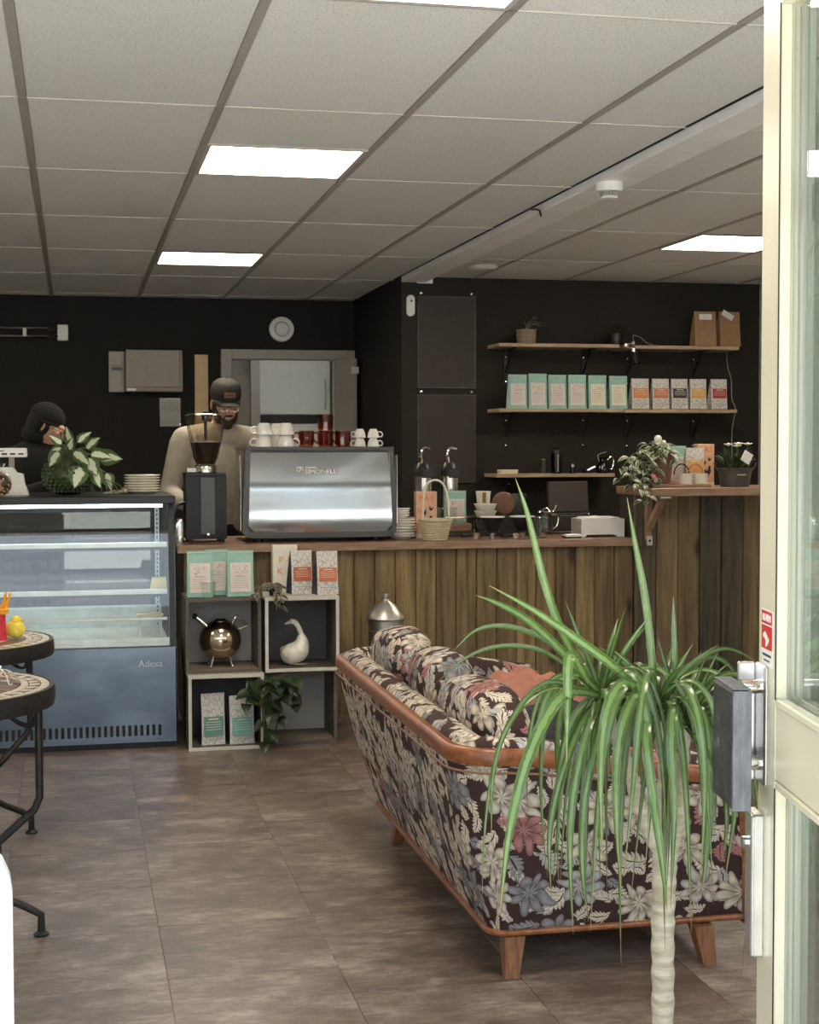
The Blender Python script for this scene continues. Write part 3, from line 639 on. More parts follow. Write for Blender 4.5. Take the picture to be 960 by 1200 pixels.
def patch(par, name, mat, x0, x1, z0, z1, h, d, off=0.0, th=.0012):
    y0, y1 = on_front(h, d, z0)-off, on_front(h, d, z1)-off
    vs = [(x0, y0-th, z0), (x1, y0-th, z0), (x1, y1-th, z1), (x0, y1-th, z1), (x0, y0+.002, z0), (x1, y0+.002, z0), (x1, y1+.002, z1), (x0, y1+.002, z1)]
    return MB().add(vs, [(0, 1, 2, 3), (7, 6, 5, 4), (0, 4, 5, 1), (1, 5, 6, 2), (2, 6, 7, 3), (3, 7, 4, 0)]).build(name, mat, par)
def lines(par, mat, specs, h, d, off):
    m = MB()
    for x0, x1, z0, z1 in specs:
        y0, y1 = on_front(h, d, z0)-off, on_front(h, d, z1)-off
        m.add([(x0, y0, z0), (x1, y0, z0), (x1, y1, z1), (x0, y1, z1), (x0, y0+.001, z0), (x1, y0+.001, z0), (x1, y1+.001, z1), (x0, y1+.001, z1)], [(0, 1, 2, 3), (7, 6, 5, 4), (0, 4, 5, 1), (1, 5, 6, 2), (2, 6, 7, 3), (3, 7, 4, 0)])
    return m
def mint_bag(lab, loc, rz=0, w=.118, h=.215, d=.075, label='lab_pink', group=None, ink='ink'):
    t = thing('coffee_bag', lab, 'coffee bag', loc, rz, group); k = w/.118; q = h/.215
    bag_mesh(w, h, d).build('pouch', [M['mint'], M['mint_side']], t)
    l = patch(t, 'label', M[label], -.046*k, .046*k, .022*q, .158*q, h, d)
    sp = [(-.026*k, .026*k, .094*q, .097*q)]
    for i in range(5): sp.append((-.036*k, (.036-.008*(i % 2))*k, (.082-.010*i)*q, (.0835-.010*i)*q))
    m = lines(t, None, sp, h, d, .0026)
    rg_ = random.Random(int(loc[0]*1000))
    for i in range(26):    # small foliage print at the label head
        cx, cz = rg_.uniform(-.036, .036)*k, rg_.uniform(.106, .148)*q; o2 = lines(t, None, [(cx-.0035*k, cx+.0035*k, cz-.0014, cz+.0014)], h, d, .0026); m.add(o2.v, o2.f)
    m.build('print', M['ink_grey'], l)
    patch(t, 'top_seal', M['mint_side'], -w*.49, w*.49, h*.955, h*.97, h, d, 0, .001)
    return t
def white_bag(lab, loc, rz=0, band='orange', w=.112, h=.205, d=.072, zb=(.36, .68), group=None, side='pouch'):
    t = thing('coffee_bag', lab, 'coffee bag', loc, rz, group)
    bag_mesh(w, h, d).build('pouch', [M['pouch'], M[side]], t)
    l = patch(t, 'label', M[band], -w*.40, w*.42, h*zb[0], h*zb[1], h, d)
    bh = h*(zb[1]-zb[0]); sp = [(-w*.2, w*.22, h*zb[1]-bh*.16, h*zb[1]-bh*.10)]
    for i in range(4): sp.append((-w*.32, w*.33, h*zb[1]-bh*(.30+.13*i), h*zb[1]-bh*(.275+.13*i)))
    lines(t, None, sp, h, d, .0026).build('print', M['ivory'], l)
    lines(t, None, [(-w*.4, w*.42, h*.16, h*.175), (-w*.25, w*.25, h*.10, h*.11)], h, d, .002).build('footer_print', M['ink_grey'], t)
    return t
def pos_on(px, py, Y, z): p = aty(px, py, Y); return (p.x, Y, z)
# six mint bags and five white bags on the middle shelf
for i, (px, dy, h, lb) in enumerate(((606, .0, .212, 'lab_pink'), (629, -.005, .218, 'lab_pink'), (652, 0, .212, 'lab_pink'), (675.5, 0, .213, 'lab_pink'), (699, 0, .211, 'lab_cream'), (723.5, 0, .208, 'lab_cream'))):
    p = aty(px, 478, 9.17); mint_bag('mint green coffee bag with pale label, %s from the left on the middle shelf' % ORD[i], (p.x, 9.175+dy, ZS2), random.uniform(-.06, .02), .118, h, .075, lb, 'mint coffee bags on the middle shelf')
for i, (px, bd, nm) in enumerate(((749, 'orange', 'bright orange label beside last mint bag'), (773, 'coral', 'burnt orange label, second white bag'), (795, 'choc', 'dark chocolate brown label'), (817, 'amber', 'golden yellow label'), (841, 'red', 'dark red label at the row end'))):
    p = aty(px, 478, 9.17); white_bag('white coffee bag with %s on the middle shelf' % nm, (p.x, 9.175, ZS2), random.uniform(-.06, .03), bd, .118 if i == 0 else .112, .192, .07, group='white coffee bags on the middle shelf')
# two kraft bags on the top shelf
for i, (px, rz) in enumerate(((825, -.05), (853, .05))):
    p = aty(px, 402, 9.2); t = thing('kraft_bag', ('brown kraft paper bag with flat white sticker, left of two on the top shelf', 'brown kraft paper bag with tilted white sticker, right of two on the top shelf')[i], 'paper bag', (p.x, 9.21, ZS1), rz, 'kraft bags on the top shelf')
    bag_mesh(.146, .222, .10).build('pouch', [M['kraft'], M['kraft']], t)
    s = patch(t, 'sticker', M['tagcard'], -.042, .042, .168, .205, .222, .10, .001)
    if i: s.rotation_euler = (0, .5, 0); s.location = (-.105, 0, .035)
    lines(t, None, [(-.06, .06, .148, .151), (-.055, .055, .09, .092)], .222, .10, .0035).build('fold_crease', M['rust'], t)

# =================================================================== small plants: leaves
def leaf_geo(m, p, d, nrm, L, Wd, shape='ovate', droop=.6, fold=.25, seg=5, waves=0):
    p = Vector(p); d = Vector(d).normalized(); nrm = Vector(nrm); sd = d.cross(nrm)
    if sd.length < .05: sd = Vector((1, 0, 0))
    sd.normalize(); rows = []; us = []; q = p.copy(); dd = d.copy()
    prof = {'ovate': [.05, .75, 1, .85, .5, .02], 'heart': [.5, 1, .98, .8, .45, .02], 'lance': [.12, .7, 1, .8, .45, .02]}[shape]
    for i in range(seg+1):
        t = i/seg; w = Wd*.5*prof[round(t*5)]; up = sd.cross(dd).normalized()
        rows.append([q-sd*w+up*w*fold, q-sd*w*.5+up*w*fold*.35, q.copy(), q+sd*w*.5+up*w*fold*.35, q+sd*w+up*w*fold]); us.append([(0, t), (.25, t), (.5, t), (.75, t), (1, t)])
        dd = (dd+Vector((0, 0, -1))*droop/seg).normalized(); q = q+dd*(L/seg)
    m.grid(rows, False, us); return m
def leaf(par, mat, *a, col_=None, **k):
    t = random.uniform(.75, 1.2) if col_ is None else col_
    return leaf_geo(MB(), *a, **k).build('leaf', mat, par, smooth=60, color=(t, t, t))
def vine(par, mat, pts, n, L, Wd, shape, mstem, r=.0025, spread=1.0, droop=.9, start=.05):
    pth = smoothpath(pts, 5); MB().tube(pth, r, 5).build('vine', mstem, par)
    for i in range(n):
        t = start+(1-start)*(i+.5)/n; p = pth[min(len(pth)-1, int(t*(len(pth)-1)))]
        a = i*2.4+random.uniform(-.4, .4)
        d = Vector((math.cos(a)*spread, -abs(math.sin(a))*.8*spread-.15, random.uniform(-.2, .45)))
        leaf(par, mat, p, d, (0, -.5, .8), L*random.uniform(.75, 1.15), Wd*random.uniform(.8, 1.15), shape=shape, droop=droop)
# top shelf plants
p = aty(617, 396, 9.23); t = thing('potted_plant', 'thin wiry plant in pale ribbed pot on the top shelf', 'plant', (p.x, 9.23, ZS1))
m = MB().lathe([(0, 0), (.056, 0), (.058, .01), (.062, .075), (.064, .075), (.066, .092), (.060, .092), (.057, .07), (0, .07)], (0, 0, 0), 24)
m.build('pot', M['crate_floor'], t); MB().lathe([(.0605, .03), (.062, .034), (.0615, .038)], (0, 0, 0), 24).lathe([(.062, .05), (.0635, .054), (.063, .058)], (0, 0, 0), 24).build('pot_bands', M['kraft'], t)
for i in range(9):
    a = i*2.4; e = Vector((math.cos(a)*.06+.035, math.sin(a)*.05, .085+random.uniform(.03, .09)))
    MB().tube(bez([(0, 0, .07), (e.x*.3, e.y*.3, .15), e], 5), .0012, 4).build('stem', M['leaf_brown'], t)
    for q in range(4): leaf(t, M['leaf_brown'], e+Vector((random.uniform(-.025, .025), random.uniform(-.02, .02), random.uniform(-.03, .02))), (math.cos(a+q), math.sin(a+q), .3), (0, 0, 1), .022, .012, shape='lance', seg=5)
p = aty(722, 400, 9.25); t = thing('potted_plant', 'dark little bushy plant in black pot at the middle of the top shelf', 'plant', (p.x, 9.25, ZS1))
MB().lathe([(0, 0), (.04, 0), (.05, .075), (.046, .075), (.042, .06), (0, .06)], (0, 0, 0), 20).build('pot', M['black'], t)
for i in range(30):
    a = i*2.4; leaf(t, M['leaf_dark'], (math.cos(a)*.02, math.sin(a)*.02, .07+.002*i), (math.cos(a), math.sin(a), random.uniform(.1, .9)), (0, 0, 1), random.uniform(.03, .06), .02, shape='lance', droop=.8)
# clamp lamp on the shelf joint
p = aty(741, 404, 9.1); t = thing('clamp_lamp', 'black clip-on spot lamp with chrome clamp at the top shelf joint', 'lamp', (p.x, 9.10, ZS1))
MB().box((-.012, -.02, -.05), (.012, .02, .018), .003).box((-.03, -.012, -.008), (-.012, .012, .006)).build('clamp', M['chrome'], t)
MB().tube([(-.05, -.02, -.008), (.01, -.02, -.008)], .008, 8).lathe([(0, 0), (.016, 0), (.016, .02), (0, .02)], (-.05, -.03, -.018), 12).build('clamp_screw', M['chrome'], t)
MB().cyl((0, -.03, -.03), (0, -.035, -.075), .008).build('arm', M['chrome'], t)
MB().lathe([(0, 0), (.022, 0), (.026, -.02), (.045, -.075), (.041, -.075), (.02, -.02)], (0, -.04, -.05), 20).build('shade', M['black_metal'], t); MB().lathe([(0, 0), (.018, -.004), (.022, -.05), (0, -.055)], (0, -.04, -.066), 14).build('bulb', M['elec'], t)
m = MB().tube(smoothpath([(.01, 0, .018), (.03, .06, .06), (.09, .10, .052), (.15, .14, .022), (.22, .20, .010), (.30, .24, .006)], 6), .003, 6); m.build('cord', M['grey_paint'], t)
tag(MB().tube(smoothpath([aty(851, 408, 9.39), aty(853, 430, 9.39), aty(857, 445, 9.385), aty(858, 468, 9.385), aty(862, 480, 9.388), aty(858, 505, 9.39), aty(858, 545, 9.39)]), .0035, 6).build('wall_cable', M['grey_paint']), 'thin pale cable hanging down the wall right of the shelves', 'cable')
# small things on the lowest shelf
p = aty(595, 555, 9.2); t = thing('card_box', 'small flat cream box lying on the left of the lowest shelf', 'box', (p.x, 9.20, ZS3))
MB().box((-.055, -.04, 0), (.055, .04, .02), .002).build('tray', M['ivory'], t); MB().box((-.057, -.042, .012), (.057, .042, .026), .002).build('lid', M['lab_cream'], t)
def tumbler(lab, loc, r0, r1, h, mat='glass_cup', cat='glass', group=None, name='glass_tumbler'):
    t = thing(name, lab, cat, loc, 0, group)
    MB().lathe([(0, 0), (r0, 0), (r1, h), (r1-.003, h), (r0-.003, .008), (0, .008)], (0, 0, 0), 24).build('bowl', M[mat], t)
    MB().lathe([(r1-.003, h-.002), (r1-.0015, h+.001), (r1+.0005, h-.002), (r1-.001, h-.004)], (0, 0, 0), 24).build('rim', M['glass_cup'] if mat != 'glass_cup' else M['glass'], t)
    MB().lathe([(0, .002), (r0*.9, .002), (r0*.92, .006), (0, .006)], (0, 0, 0), 24).build('base', M[mat], t); return t
p = aty(637, 553, 9.2); t = thing('glass_bottle', 'short clear glass flask on the lowest shelf', 'bottle', (p.x, 9.2, ZS3)); MB().lathe([(0, 0), (.026, 0), (.026, .03), (.019, .085), (.017, .085), (.022, .03), (0, .006)], (0, 0, 0), 20).build('body', M['glass_cup'], t); MB().lathe([(.018, .085), (.021, .09), (.018, .095), (.016, .09)], (0, 0, 0), 20).build('rim', M['chrome'], t)
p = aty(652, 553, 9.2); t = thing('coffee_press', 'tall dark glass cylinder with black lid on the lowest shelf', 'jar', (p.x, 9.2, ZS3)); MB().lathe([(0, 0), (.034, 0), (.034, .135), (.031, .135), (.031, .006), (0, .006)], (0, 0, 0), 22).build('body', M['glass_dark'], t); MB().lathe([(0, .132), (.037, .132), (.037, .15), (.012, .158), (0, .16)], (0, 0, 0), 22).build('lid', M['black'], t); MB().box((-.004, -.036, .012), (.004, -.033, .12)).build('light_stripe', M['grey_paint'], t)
p = aty(671, 553, 9.2); t = thing('spice_shaker', 'tiny chrome topped shaker between the dark jar and ladle', 'shaker', (p.x, 9.2, ZS3)); MB().lathe([(0, 0), (.016, 0), (.014, .04), (0, .04)], (0, 0, 0), 16).build('body', M['glass_dark'], t); MB().lathe([(.015, .04), (.014, .055), (.006, .063), (0, .064)], (0, 0, 0), 16).build('cap', M['chrome'], t)
p = aty(688, 552, 9.18); t = thing('scoop', 'light metal coffee scoop leaning on the lowest shelf', 'scoop', (p.x, 9.18, ZS3)); MB().ball((-.02, 0, .014), (.028, .02, .013)).build('bowl', M['black_metal'], t); MB().tube([(-.01, 0, .012), (.055, 0, .042)], .008, 8).build('handle', M['alu'], t)
p = aty(707, 552, 9.2); t = thing('glass_carafe', 'amber-dark glass carafe with curved handle at the right end of the lowest shelf', 'carafe', (p.x, 9.2, ZS3))
MB().lathe([(0, 0), (.042, 0), (.044, .03), (.026, .075), (.03, .10), (.028, .10), (.023, .075), (.041, .03), (0, .005)], (0, 0, 0), 22).build('body', M['glass_dark'], t)
MB().tube(smoothpath([(.028, 0, .085), (.055, 0, .105), (.07, 0, .075), (.06, 0, .03), (.044, 0, .025)]), .0045, 8).build('handle', M['chrome'], t); MB().tube(smoothpath([(-.024, 0, .07), (-.035, 0, .105), (-.03, 0, .12), (.02, 0, .135)]), .003, 6).build('collar', M['chrome'], t)

# =================================================================== ESPRESSO MACHINE
MX, MYF = 1.212, 7.62
em = thing('espresso_machine', 'wide polished steel espresso machine with dark rounded frame on the counter', 'espresso machine', (MX, MYF, ZT))
def rrect(x0, x1, z0, z1, rb, rt, tx=0.0, n=7):
    out = []
    for cx, cz, r, a0 in ((x1-rb, z0+rb, rb, -PI/2), (x1-rt-tx, z1-rt, rt, 0), (x0+rt+tx, z1-rt, rt, PI/2), (x0+rb, z0+rb, rb, PI)):
        for i in range(n): a = a0+PI/2*i/(n-1); out.append((cx+r*math.cos(a), cz+r*math.sin(a)))
    return out
def ringprism(m, o, i, y0, y1):
    n = len(o); vs = [(p[0], y, p[1]) for y in (y0, y1) for q in (o, i) for p in q]
    fs = []
    for a in range(n):
        b = (a+1) % n
        fs += [(a, b, n+b, n+a), (2*n+b, 2*n+a, 3*n+a, 3*n+b), (a, 2*n+a, 2*n+b, b), (n+a, n+b, 3*n+b, 3*n+a)]
    return m.add(vs, fs)
O_ = rrect(-.392, .402, .022, .476, .055, .01, .018); I_ = rrect(-.362, .376, .050, .462, .032, .005, .014)
ringprism(MB(), O_, I_, 0, .07).build('front_frame', M['silver_frame'], em)
# slightly bowed polished front panel
rows = []
for i in range(13):
    rows.append([])
    t = i/12
    for j in range(15):
        s_ = j/14; z = .050+t*.412; hw0, hw1 = -.362+.014*t, .376-.014*t
        if t < .08: cut = .032-math.sqrt(max(0, .032**2-(.032-t*.412)**2)); hw0 += cut; hw1 -= cut
        rows[-1].append(Vector((hw0+(hw1-hw0)*s_, -.004+.030*t**1.5-.010*math.sin(PI*t), z)))
MB().grid(rows).build('front_panel', M['mirror'], em, smooth=80)
MB().prism([(p[0], p[1]) for p in rrect(-.388, .398, .03, .470, .05, .01, .018)], .07, .50).build('body', M['elec'], em)
MB().box((-.375, -.005, .466), (.385, .50, .482), .003).build('cup_tray', M['silver_frame'], em)
m = MB().box((-.37, .485, .4705), (.38, .495, .4815)); m.build('tray_rail', M['silver_frame'], em)
for sx in (-.30, .30):
    for sy in (.08, .42): MB().lathe([(0, 0), (.022, 0), (.018, .024), (0, .024)], (sx, sy, 0), 14).build('foot', M['black'], em)
MB().box((.402, .02, .06), (.409, .06, .44), .003).build('side_trim', M['chrome'], em); MB().box((-.40, .02, .06), (-.393, .06, .44), .003).build('side_trim', M['chrome'], em)
# badge: square logo and two lines of lettering
bd = MB().box((-.115, -.001, .348), (-.082, .008, .381), .001).build('badge', M['white'], em)
bd.location = (0, .009, 0)
MB().prism([(-.109, .375), (-.103, .375), (-.088, .354), (-.094, .354)], -.0025, 0).box((-.110, -.0025, .352), (-.106, 0, .377)).box((-.091, -.0025, .352), (-.087, 0, .377)).build('logo_mark', M['elec'], bd)
text('nuova', .022, M['brightwhite'], em, (-.073, -.001, .378), (PI/2-.08, 0, 0), align='LEFT', sx=1.1)
text('SIMONELLI', .032, M['brightwhite'], em, (-.076, -.003, .355), (PI/2-.08, 0, 0), align='LEFT', sx=1.12)
# group heads and steam wand on the working side
for gx in (-.2, .16): MB().cyl((gx, .50, .30), (gx, .56, .30), .035).cyl((gx, .56, .30), (gx, .56, .24), .032).build('group_head', M['chrome'], em)
MB().tube(smoothpath([(.33, .50, .33), (.34, .56, .32), (.34, .58, .18), (.33, .59, .12)]), .006, 8).build('steam_wand', M['chrome'], em)
ZC = ZT+.482
def cup(lab, loc, rz, r, h, flip=False, mat='white_gloss', group=None, name='coffee_cup', cat='cup'):
    t = thing(name, lab, cat, loc, rz, group)
    pr = [(0, 0), (r*.55, 0), (r*.60, h*.06), (r*.86, h*.45), (r, h), (r*.94, h), (r*.8, h*.45), (r*.5, h*.12), (0, h*.10)]
    if flip: pr = [(a, h-b) for a, b in pr]
    MB().lathe(pr, (0, 0, 0), 22).build('bowl', M[mat], t)
    sgn = -1 if flip else 1; z = lambda q: (h-q*h) if flip else q*h
    MB().tube(smoothpath([(r*.90, 0, z(.82)), (r*1.30, 0, z(.90)), (r*1.55, 0, z(.66)), (r*1.30, 0, z(.36)), (r*.78, 0, z(.34))], 5), r*.10, 8).build('handle', M[mat], t)
    return t
HL = math.radians(190)
for i, px in enumerate((309, 335)):
    nm = ('leftmost', 'second')[i]; p = aty(px, 522, 7.72)
    cup('large white cup at the bottom of the %s cup stack on the machine' % nm, (p.x, 7.72, ZC), math.radians((172, -8)[i]), .045, .060, True, group='large white cups on the machine')
    cup('large white cup on top of the %s cup stack on the machine' % nm, (p.x+.002, 7.722, ZC+.061), HL, .045, .060, True, group='large white cups on the machine')
p = aty(326, 520, 7.85)
cup('large white cup standing behind the two front stacks, lower one', (p.x, 7.86, ZC), HL, .045, .060, True, group='large white cups on the machine'); cup('large white cup standing behind the two front stacks, upper one', (p.x, 7.86, ZC+.061), HL, .045, .060, True, group='large white cups on the machine')
for i, px in enumerate((422, 437.5)):
    nm = ('left', 'right')[i]; p = aty(px, 522, 7.70)
    for k2 in (0, 1): cup('small white espresso cup, %s of the %s pair at the right end of the machine' % (('lower', 'upper')[k2], nm), (p.x, 7.70, ZC+.046*k2), (math.radians(172), -.1)[i] if not (i == 0 and k2 == 1) else math.radians(160), .031, .045, True, group='small white espresso cups on the machine')
def mug(lab, loc, rz, r=.039, h=.082):
    t = thing('amber_mug', lab, 'glass mug', loc, rz, 'amber glass mugs on the machine')
    MB().lathe([(0, 0), (r*.92, 0), (r, h*.5), (r, h), (r-.004, h), (r-.005, h*.5), (r*.85, .008), (0, .008)], (0, 0, 0), 10).build('body', M['glass_amber'], t, smooth=20)
    MB().tube(smoothpath([(r*.95, 0, h*.85), (r*1.55, 0, h*.85), (r*1.7, 0, h*.5), (r*.98, 0, h*.2)], 5), .005, 8).build('handle', M['glass_amber'], t)
    m = MB()
    for i in range(10): a = 2*PI*i/10; m.box((r*.98, -.003, h*.12), (r*1.05, .003, h*.9), rot=(0, 0, a), piv=(0, 0, h*.5))
    m.build('ribs', M['glass_amber'], t); return t
p = aty(359, 522, 7.72); mug('amber glass mug standing beside the large white cups', (p.x, 7.72, ZC), math.radians(175))
p = aty(381.5, 522, 7.72); mug('amber glass mug at the bottom of the tall stack of two', (p.x, 7.72, ZC), math.radians(175)); mug('amber glass mug on top of the tall stack of two', (p.x, 7.722, ZC+.083), math.radians(100))
p = aty(402, 522, 7.72); mug('dark amber glass mug beside the small espresso cups', (p.x, 7.72, ZC), math.radians(200))

# =================================================================== GRINDER
g = thing('coffee_grinder', 'black coffee grinder with clear bean hopper at the counter left end', 'coffee grinder', (.648, 7.70, ZT))
MB().prism(rrect(-.102, .102, .018, .345, .006, .012), 0, .19).build('body', M['black_metal'], g)
MB().box((-.03, -.006, .04), (.045, .0, .33), .006).build('front_panel', M['silver_frame'], g)
MB().lathe([(0, .005), (.009, .005), (.012, 0)], (.008, -.006, .045), 16, (0, -1, 0)).lathe([(.006, .006), (.008, .0065), (.009, .005)], (.008, -.006, .045), 16, (0, -1, 0)).build('power_knob', M['chrome'], g)
MB().box((-.104, -.01, .338), (.10, .19, .352), .003).build('top_plate', M['black'], g)
for q in ((-.08, .02), (.08, .02), (-.08, .17), (.08, .17)): MB().lathe([(0, 0), (.014, 0), (.012, .02), (0, .02)], (q[0], q[1], 0), 12).build('foot', M['rubber'], g)
MB().lathe([(0, .352), (.054, .352), (.056, .372), (.052, .385), (.06, .39), (0, .392)], (.005, .075, 0), 24).build('collar', M['steel'], g)
MB().box((-.098, .0, .352), (-.045, .05, .38), .004).build('dial_housing', M['chrome'], g)
hp = MB().lathe([(.045, .39), (.06, .42), (.098, .60), (.102, .635), (.099, .635), (.095, .60), (.057, .42), (.042, .39)], (.005, .075, 0), 28).build('hopper', M['glass_smoke'], g)
MB().lathe([(0, .395), (.045, .396), (.056, .42), (.075, .50), (.078, .505), (.04, .512), (0, .515)], (.005, .075, 0), 24).build('beans', M['beans'], hp)
MB().lathe([(.104, .632), (.106, .64), (.09, .650), (0, .652)], (.005, .075, 0), 28).build('lid', M['glass_smoke'], hp)
MB().lathe([(0, .61), (.018, .615), (.022, .652), (.012, .662), (0, .664)], (.005, .075, 0), 16).cyl((.005, .075, .40), (.005, .075, .615), .008).build('lid_knob', M['black'], hp)
MB().box((.078, -.0, .42), (.081, .004, .63), rot=(0, .20, 0)).build('hopper_seam', M['black'], hp); MB().box((-.071, -.0, .42), (-.068, .004, .63), rot=(0, -.20, 0)).build('hopper_seam', M['black'], hp)
MB().tube(smoothpath([(-.104, .05, .2), (-.15, .03, .18), (-.165, .03, .08), (-.15, .04, .012)]), .009, 8).build('portafilter_holder', M['black'], g)
MB().lathe([(0, 0), (.022, 0), (.025, .1), (.02, .12), (0, .122)], (-.135, .0, .001), 14).build('tamper', M['chrome'], g)
# =================================================================== THINGS ON THE LOW COUNTER
def plates(lab0, loc, n, r, dz, group, mat='white_gloss', cat='plate', nm='plate'):
    me = MB().lathe([(0, 0), (r*.6, 0), (r*.62, .003), (r, dz*.9+.004), (r*.985, dz*.9+.007), (r*.6, .006), (0, .006)], (0, 0, 0), 28).mesh(nm, M[mat])
    rm = MB().lathe([(r*.96, dz*.9+.0045), (r, dz*.9+.005), (r*1.002, dz*.9+.0065), (r*.97, dz*.9+.008)], (0, 0, 0), 28).mesh('rim', M[mat])
    for i in range(n):
        pos = 'bottom plate' if i == 0 else 'top plate' if i == n-1 else '%s plate from the bottom' % ORD[i] if i < 8 else 'plate %s from the top' % ORD[n-1-i]
        t = thing(nm, lab0 % pos, cat, (loc[0]+random.uniform(-.002, .002), loc[1]+random.uniform(-.002, .002), loc[2]+i*dz), 0, group)
        inst('dish', me, t); inst('rim', rm, t)
p = aty(474, 634, 7.72); plates('white saucer, %s of wide stack beside the machine', (p.x-.01, 7.74, ZT), 7, .073, .0145, 'saucers stacked beside the machine')
p = aty(472, 620, 7.74); plates('white small saucer, %s of narrow stack on wide saucers', (p.x-.01, 7.74, ZT+.110), 4, .048, .0115, 'small saucers on the saucer stack')
p = aty(487, 634, 7.85); plates('white saucer, %s of stack behind the wicker basket', (p.x-.035, 7.90, ZT), 8, .055, .0125, 'saucers behind the basket')
# wicker basket with tall hoop handle
p = aty(511, 636, 7.60); bk = thing('wicker_basket', 'small pale wicker basket with tall thin hoop handle on the counter edge', 'basket', (p.x, 7.615, ZT))
m = MB()
for i in range(9):
    z = .006+i*.0115; r = .058+.022*i/8
    m.tube([((r+(.0025 if (q+i) % 2 else -.0025))*math.cos(2*PI*q/28), (r+(.0025 if (q+i) % 2 else -.0025))*math.sin(2*PI*q/28), z) for q in range(28)], .0058, 6, True)
m.build('weave', M['wicker'], bk); MB().lathe([(0, 0), (.056, 0), (.058, .006), (0, .006)], (0, 0, 0), 24).build('base', M['wicker'], bk)
MB().tube([(.083*math.cos(2*PI*q/28), .083*math.sin(2*PI*q/28), .104) for q in range(28)], .007, 8, True).build('rim', M['wicker'], bk)
MB().tube(smoothpath([(-.065, 0, .10), (-.063, 0, .20), (-.052, 0, .275), (-.02, 0, .305), (.02, 0, .305), (.05, 0, .275), (.068, 0, .20), (.072, 0, .10)], 6), .0055, 8).build('hoop_handle', M['ivory'], bk)
# paper carrier bag with roosters, mint bag behind
def rooster(m, cx, cz, s, y, flip=1):
    f = lambda pts: [(cx+flip*a*s, cz+b*s) for a, b in pts]
    m.prism(f([(-.9, -.5), (-.55, -.95), (.15, -1), (.6, -.6), (.75, .1), (.55, .75), (.75, 1.0), (.4, 1.15), (.1, .95), (.05, .3), (-.3, -.05), (-.75, .35), (-1.1, .65), (-1.25, .2)]), y, y-.001)
    m.prism(f([(-.1, -1), (-.02, -1), (-.02, -1.4), (-.1, -1.4)]), y, y-.001); m.prism(f([(.2, -.95), (.28, -.95), (.28, -1.4), (.2, -1.4)]), y, y-.001)
def easter_bag(lab, loc, w, h, rz=0, roosters=True):
    t = thing('gift_bag', lab, 'gift bag', loc, rz)
    MB().box((-w/2, 0, 0), (w/2, .055, h), .002).build('paper_bag', M['peach' if roosters else 'ivory'], t)
    for q in ((-.40, .89), (-.02, .89), (.34, .89)): MB().box((q[0]*w-.001, -.0005, q[1]*h), (q[0]*w+.0, 0, q[1]*h+.001)).build('print_dot', M['orange'], t)
    s = h*.17; fs = M['orange']
    if roosters:
        text('P', s, fs, t, (-w*.28, -.0012, h*.86), (PI/2, 0, 0)); text('Å', s, fs, t, (0, -.0012, h*.86), (PI/2, 0, 0)); text('S', s, fs, t, (w*.27, -.0012, h*.86), (PI/2, 0, 0)); text('K', s, fs, t, (-w*.34, -.0012, h*.60), (PI/2, 0, 0)); text('E', s, fs, t, (-w*.34, -.0012, h*.34), (PI/2, 0, 0))
        m = MB(); rooster(m, w*.12, h*.36, w*.24, 0, 1); rooster(m, -w*.10, h*.55, w*.12, 0, 1); rooster(m, w*.20, h*.64, w*.10, 0, -1); m.build('rooster_print', M['choc'], t)
        MB().box((-w/2-.0005, -.0008, 0), (w/2, -.0002, h*.09)).build('bottom_band', M['ivory'], t)
    return t
p = aty(498, 600, 7.82); easter_bag('peach gift bag with dark rooster print behind the basket on the counter', (p.x, 7.80-.02, ZT), .112, .245)
p = aty(535, 600, 7.95); mint_bag('mint green coffee bag standing on the counter behind two small glasses', (p.x, 7.98, ZT+.071), 0, .112, .172, .07)
# vacuum flasks
for i, px in enumerate((497, 528)):
    p = aty(px, 570, 8.12); t = thing('vacuum_flask', ('steel vacuum flask with black pump head, left of two behind the basket', 'steel vacuum flask with black pump head, right of two behind the mint bag')[i], 'vacuum flask', (p.x, 8.14, ZT), 0, 'vacuum flasks on the counter')
    MB().lathe([(0, 0), (.050, 0), (.050, .318), (.047, .322), (0, .322)], (0, 0, 0), 26).build('body', M['steel'], t)
    MB().lathe([(.052, .318), (.053, .345), (.044, .375), (.03, .395), (0, .40)], (0, 0, 0), 22).build('pump_head', M['black'], t)
    MB().tube(smoothpath([(-.012, -.02, .385), (-.022, -.04, .44), (-.005, -.04, .472), (.03, -.04, .470)], 5), [.010]*5+[.008]*5+[.007]*6, 8).build('spout_lever', M['chrome'], t)
    MB().box((-.02, -.056, .31), (.05, -.045, .36), .005).build('latch', M['black'], t)
# two small glasses in front of the mint bag, wooden tray stand
for i, px in enumerate((516, 530.5)):
    p = aty(px, 606, 7.78); tumbler(('small clear glass behind the basket, left of the pair', 'small clear glass behind the basket, right of the pair')[i], (p.x+.015, 7.86, ZT+.072), .026, .030, .085, group='small glasses by the mint bag')
t = thing('tray_stand', 'low brown wooden tray stand with wire rail on the counter', 'stand', (1.93, 8.0, ZT))
MB().box((-.19, -.148, .0), (.16, .075, .03), .003).build('base', M['panel_black'], t); MB().box((-.19, -.15, .030), (.14, .04, .070), .004).build('tray', M['worktop'], t)
MB().tube([(-.0, -.144, .072), (-.0, -.144, .105), (.155, -.144, .105), (.155, -.144, .032)], .0035, 6).tube([(.10, -.144, .072), (.10, -.144, .105)], .003, 6).build('wire_rail', M['brass'], t)
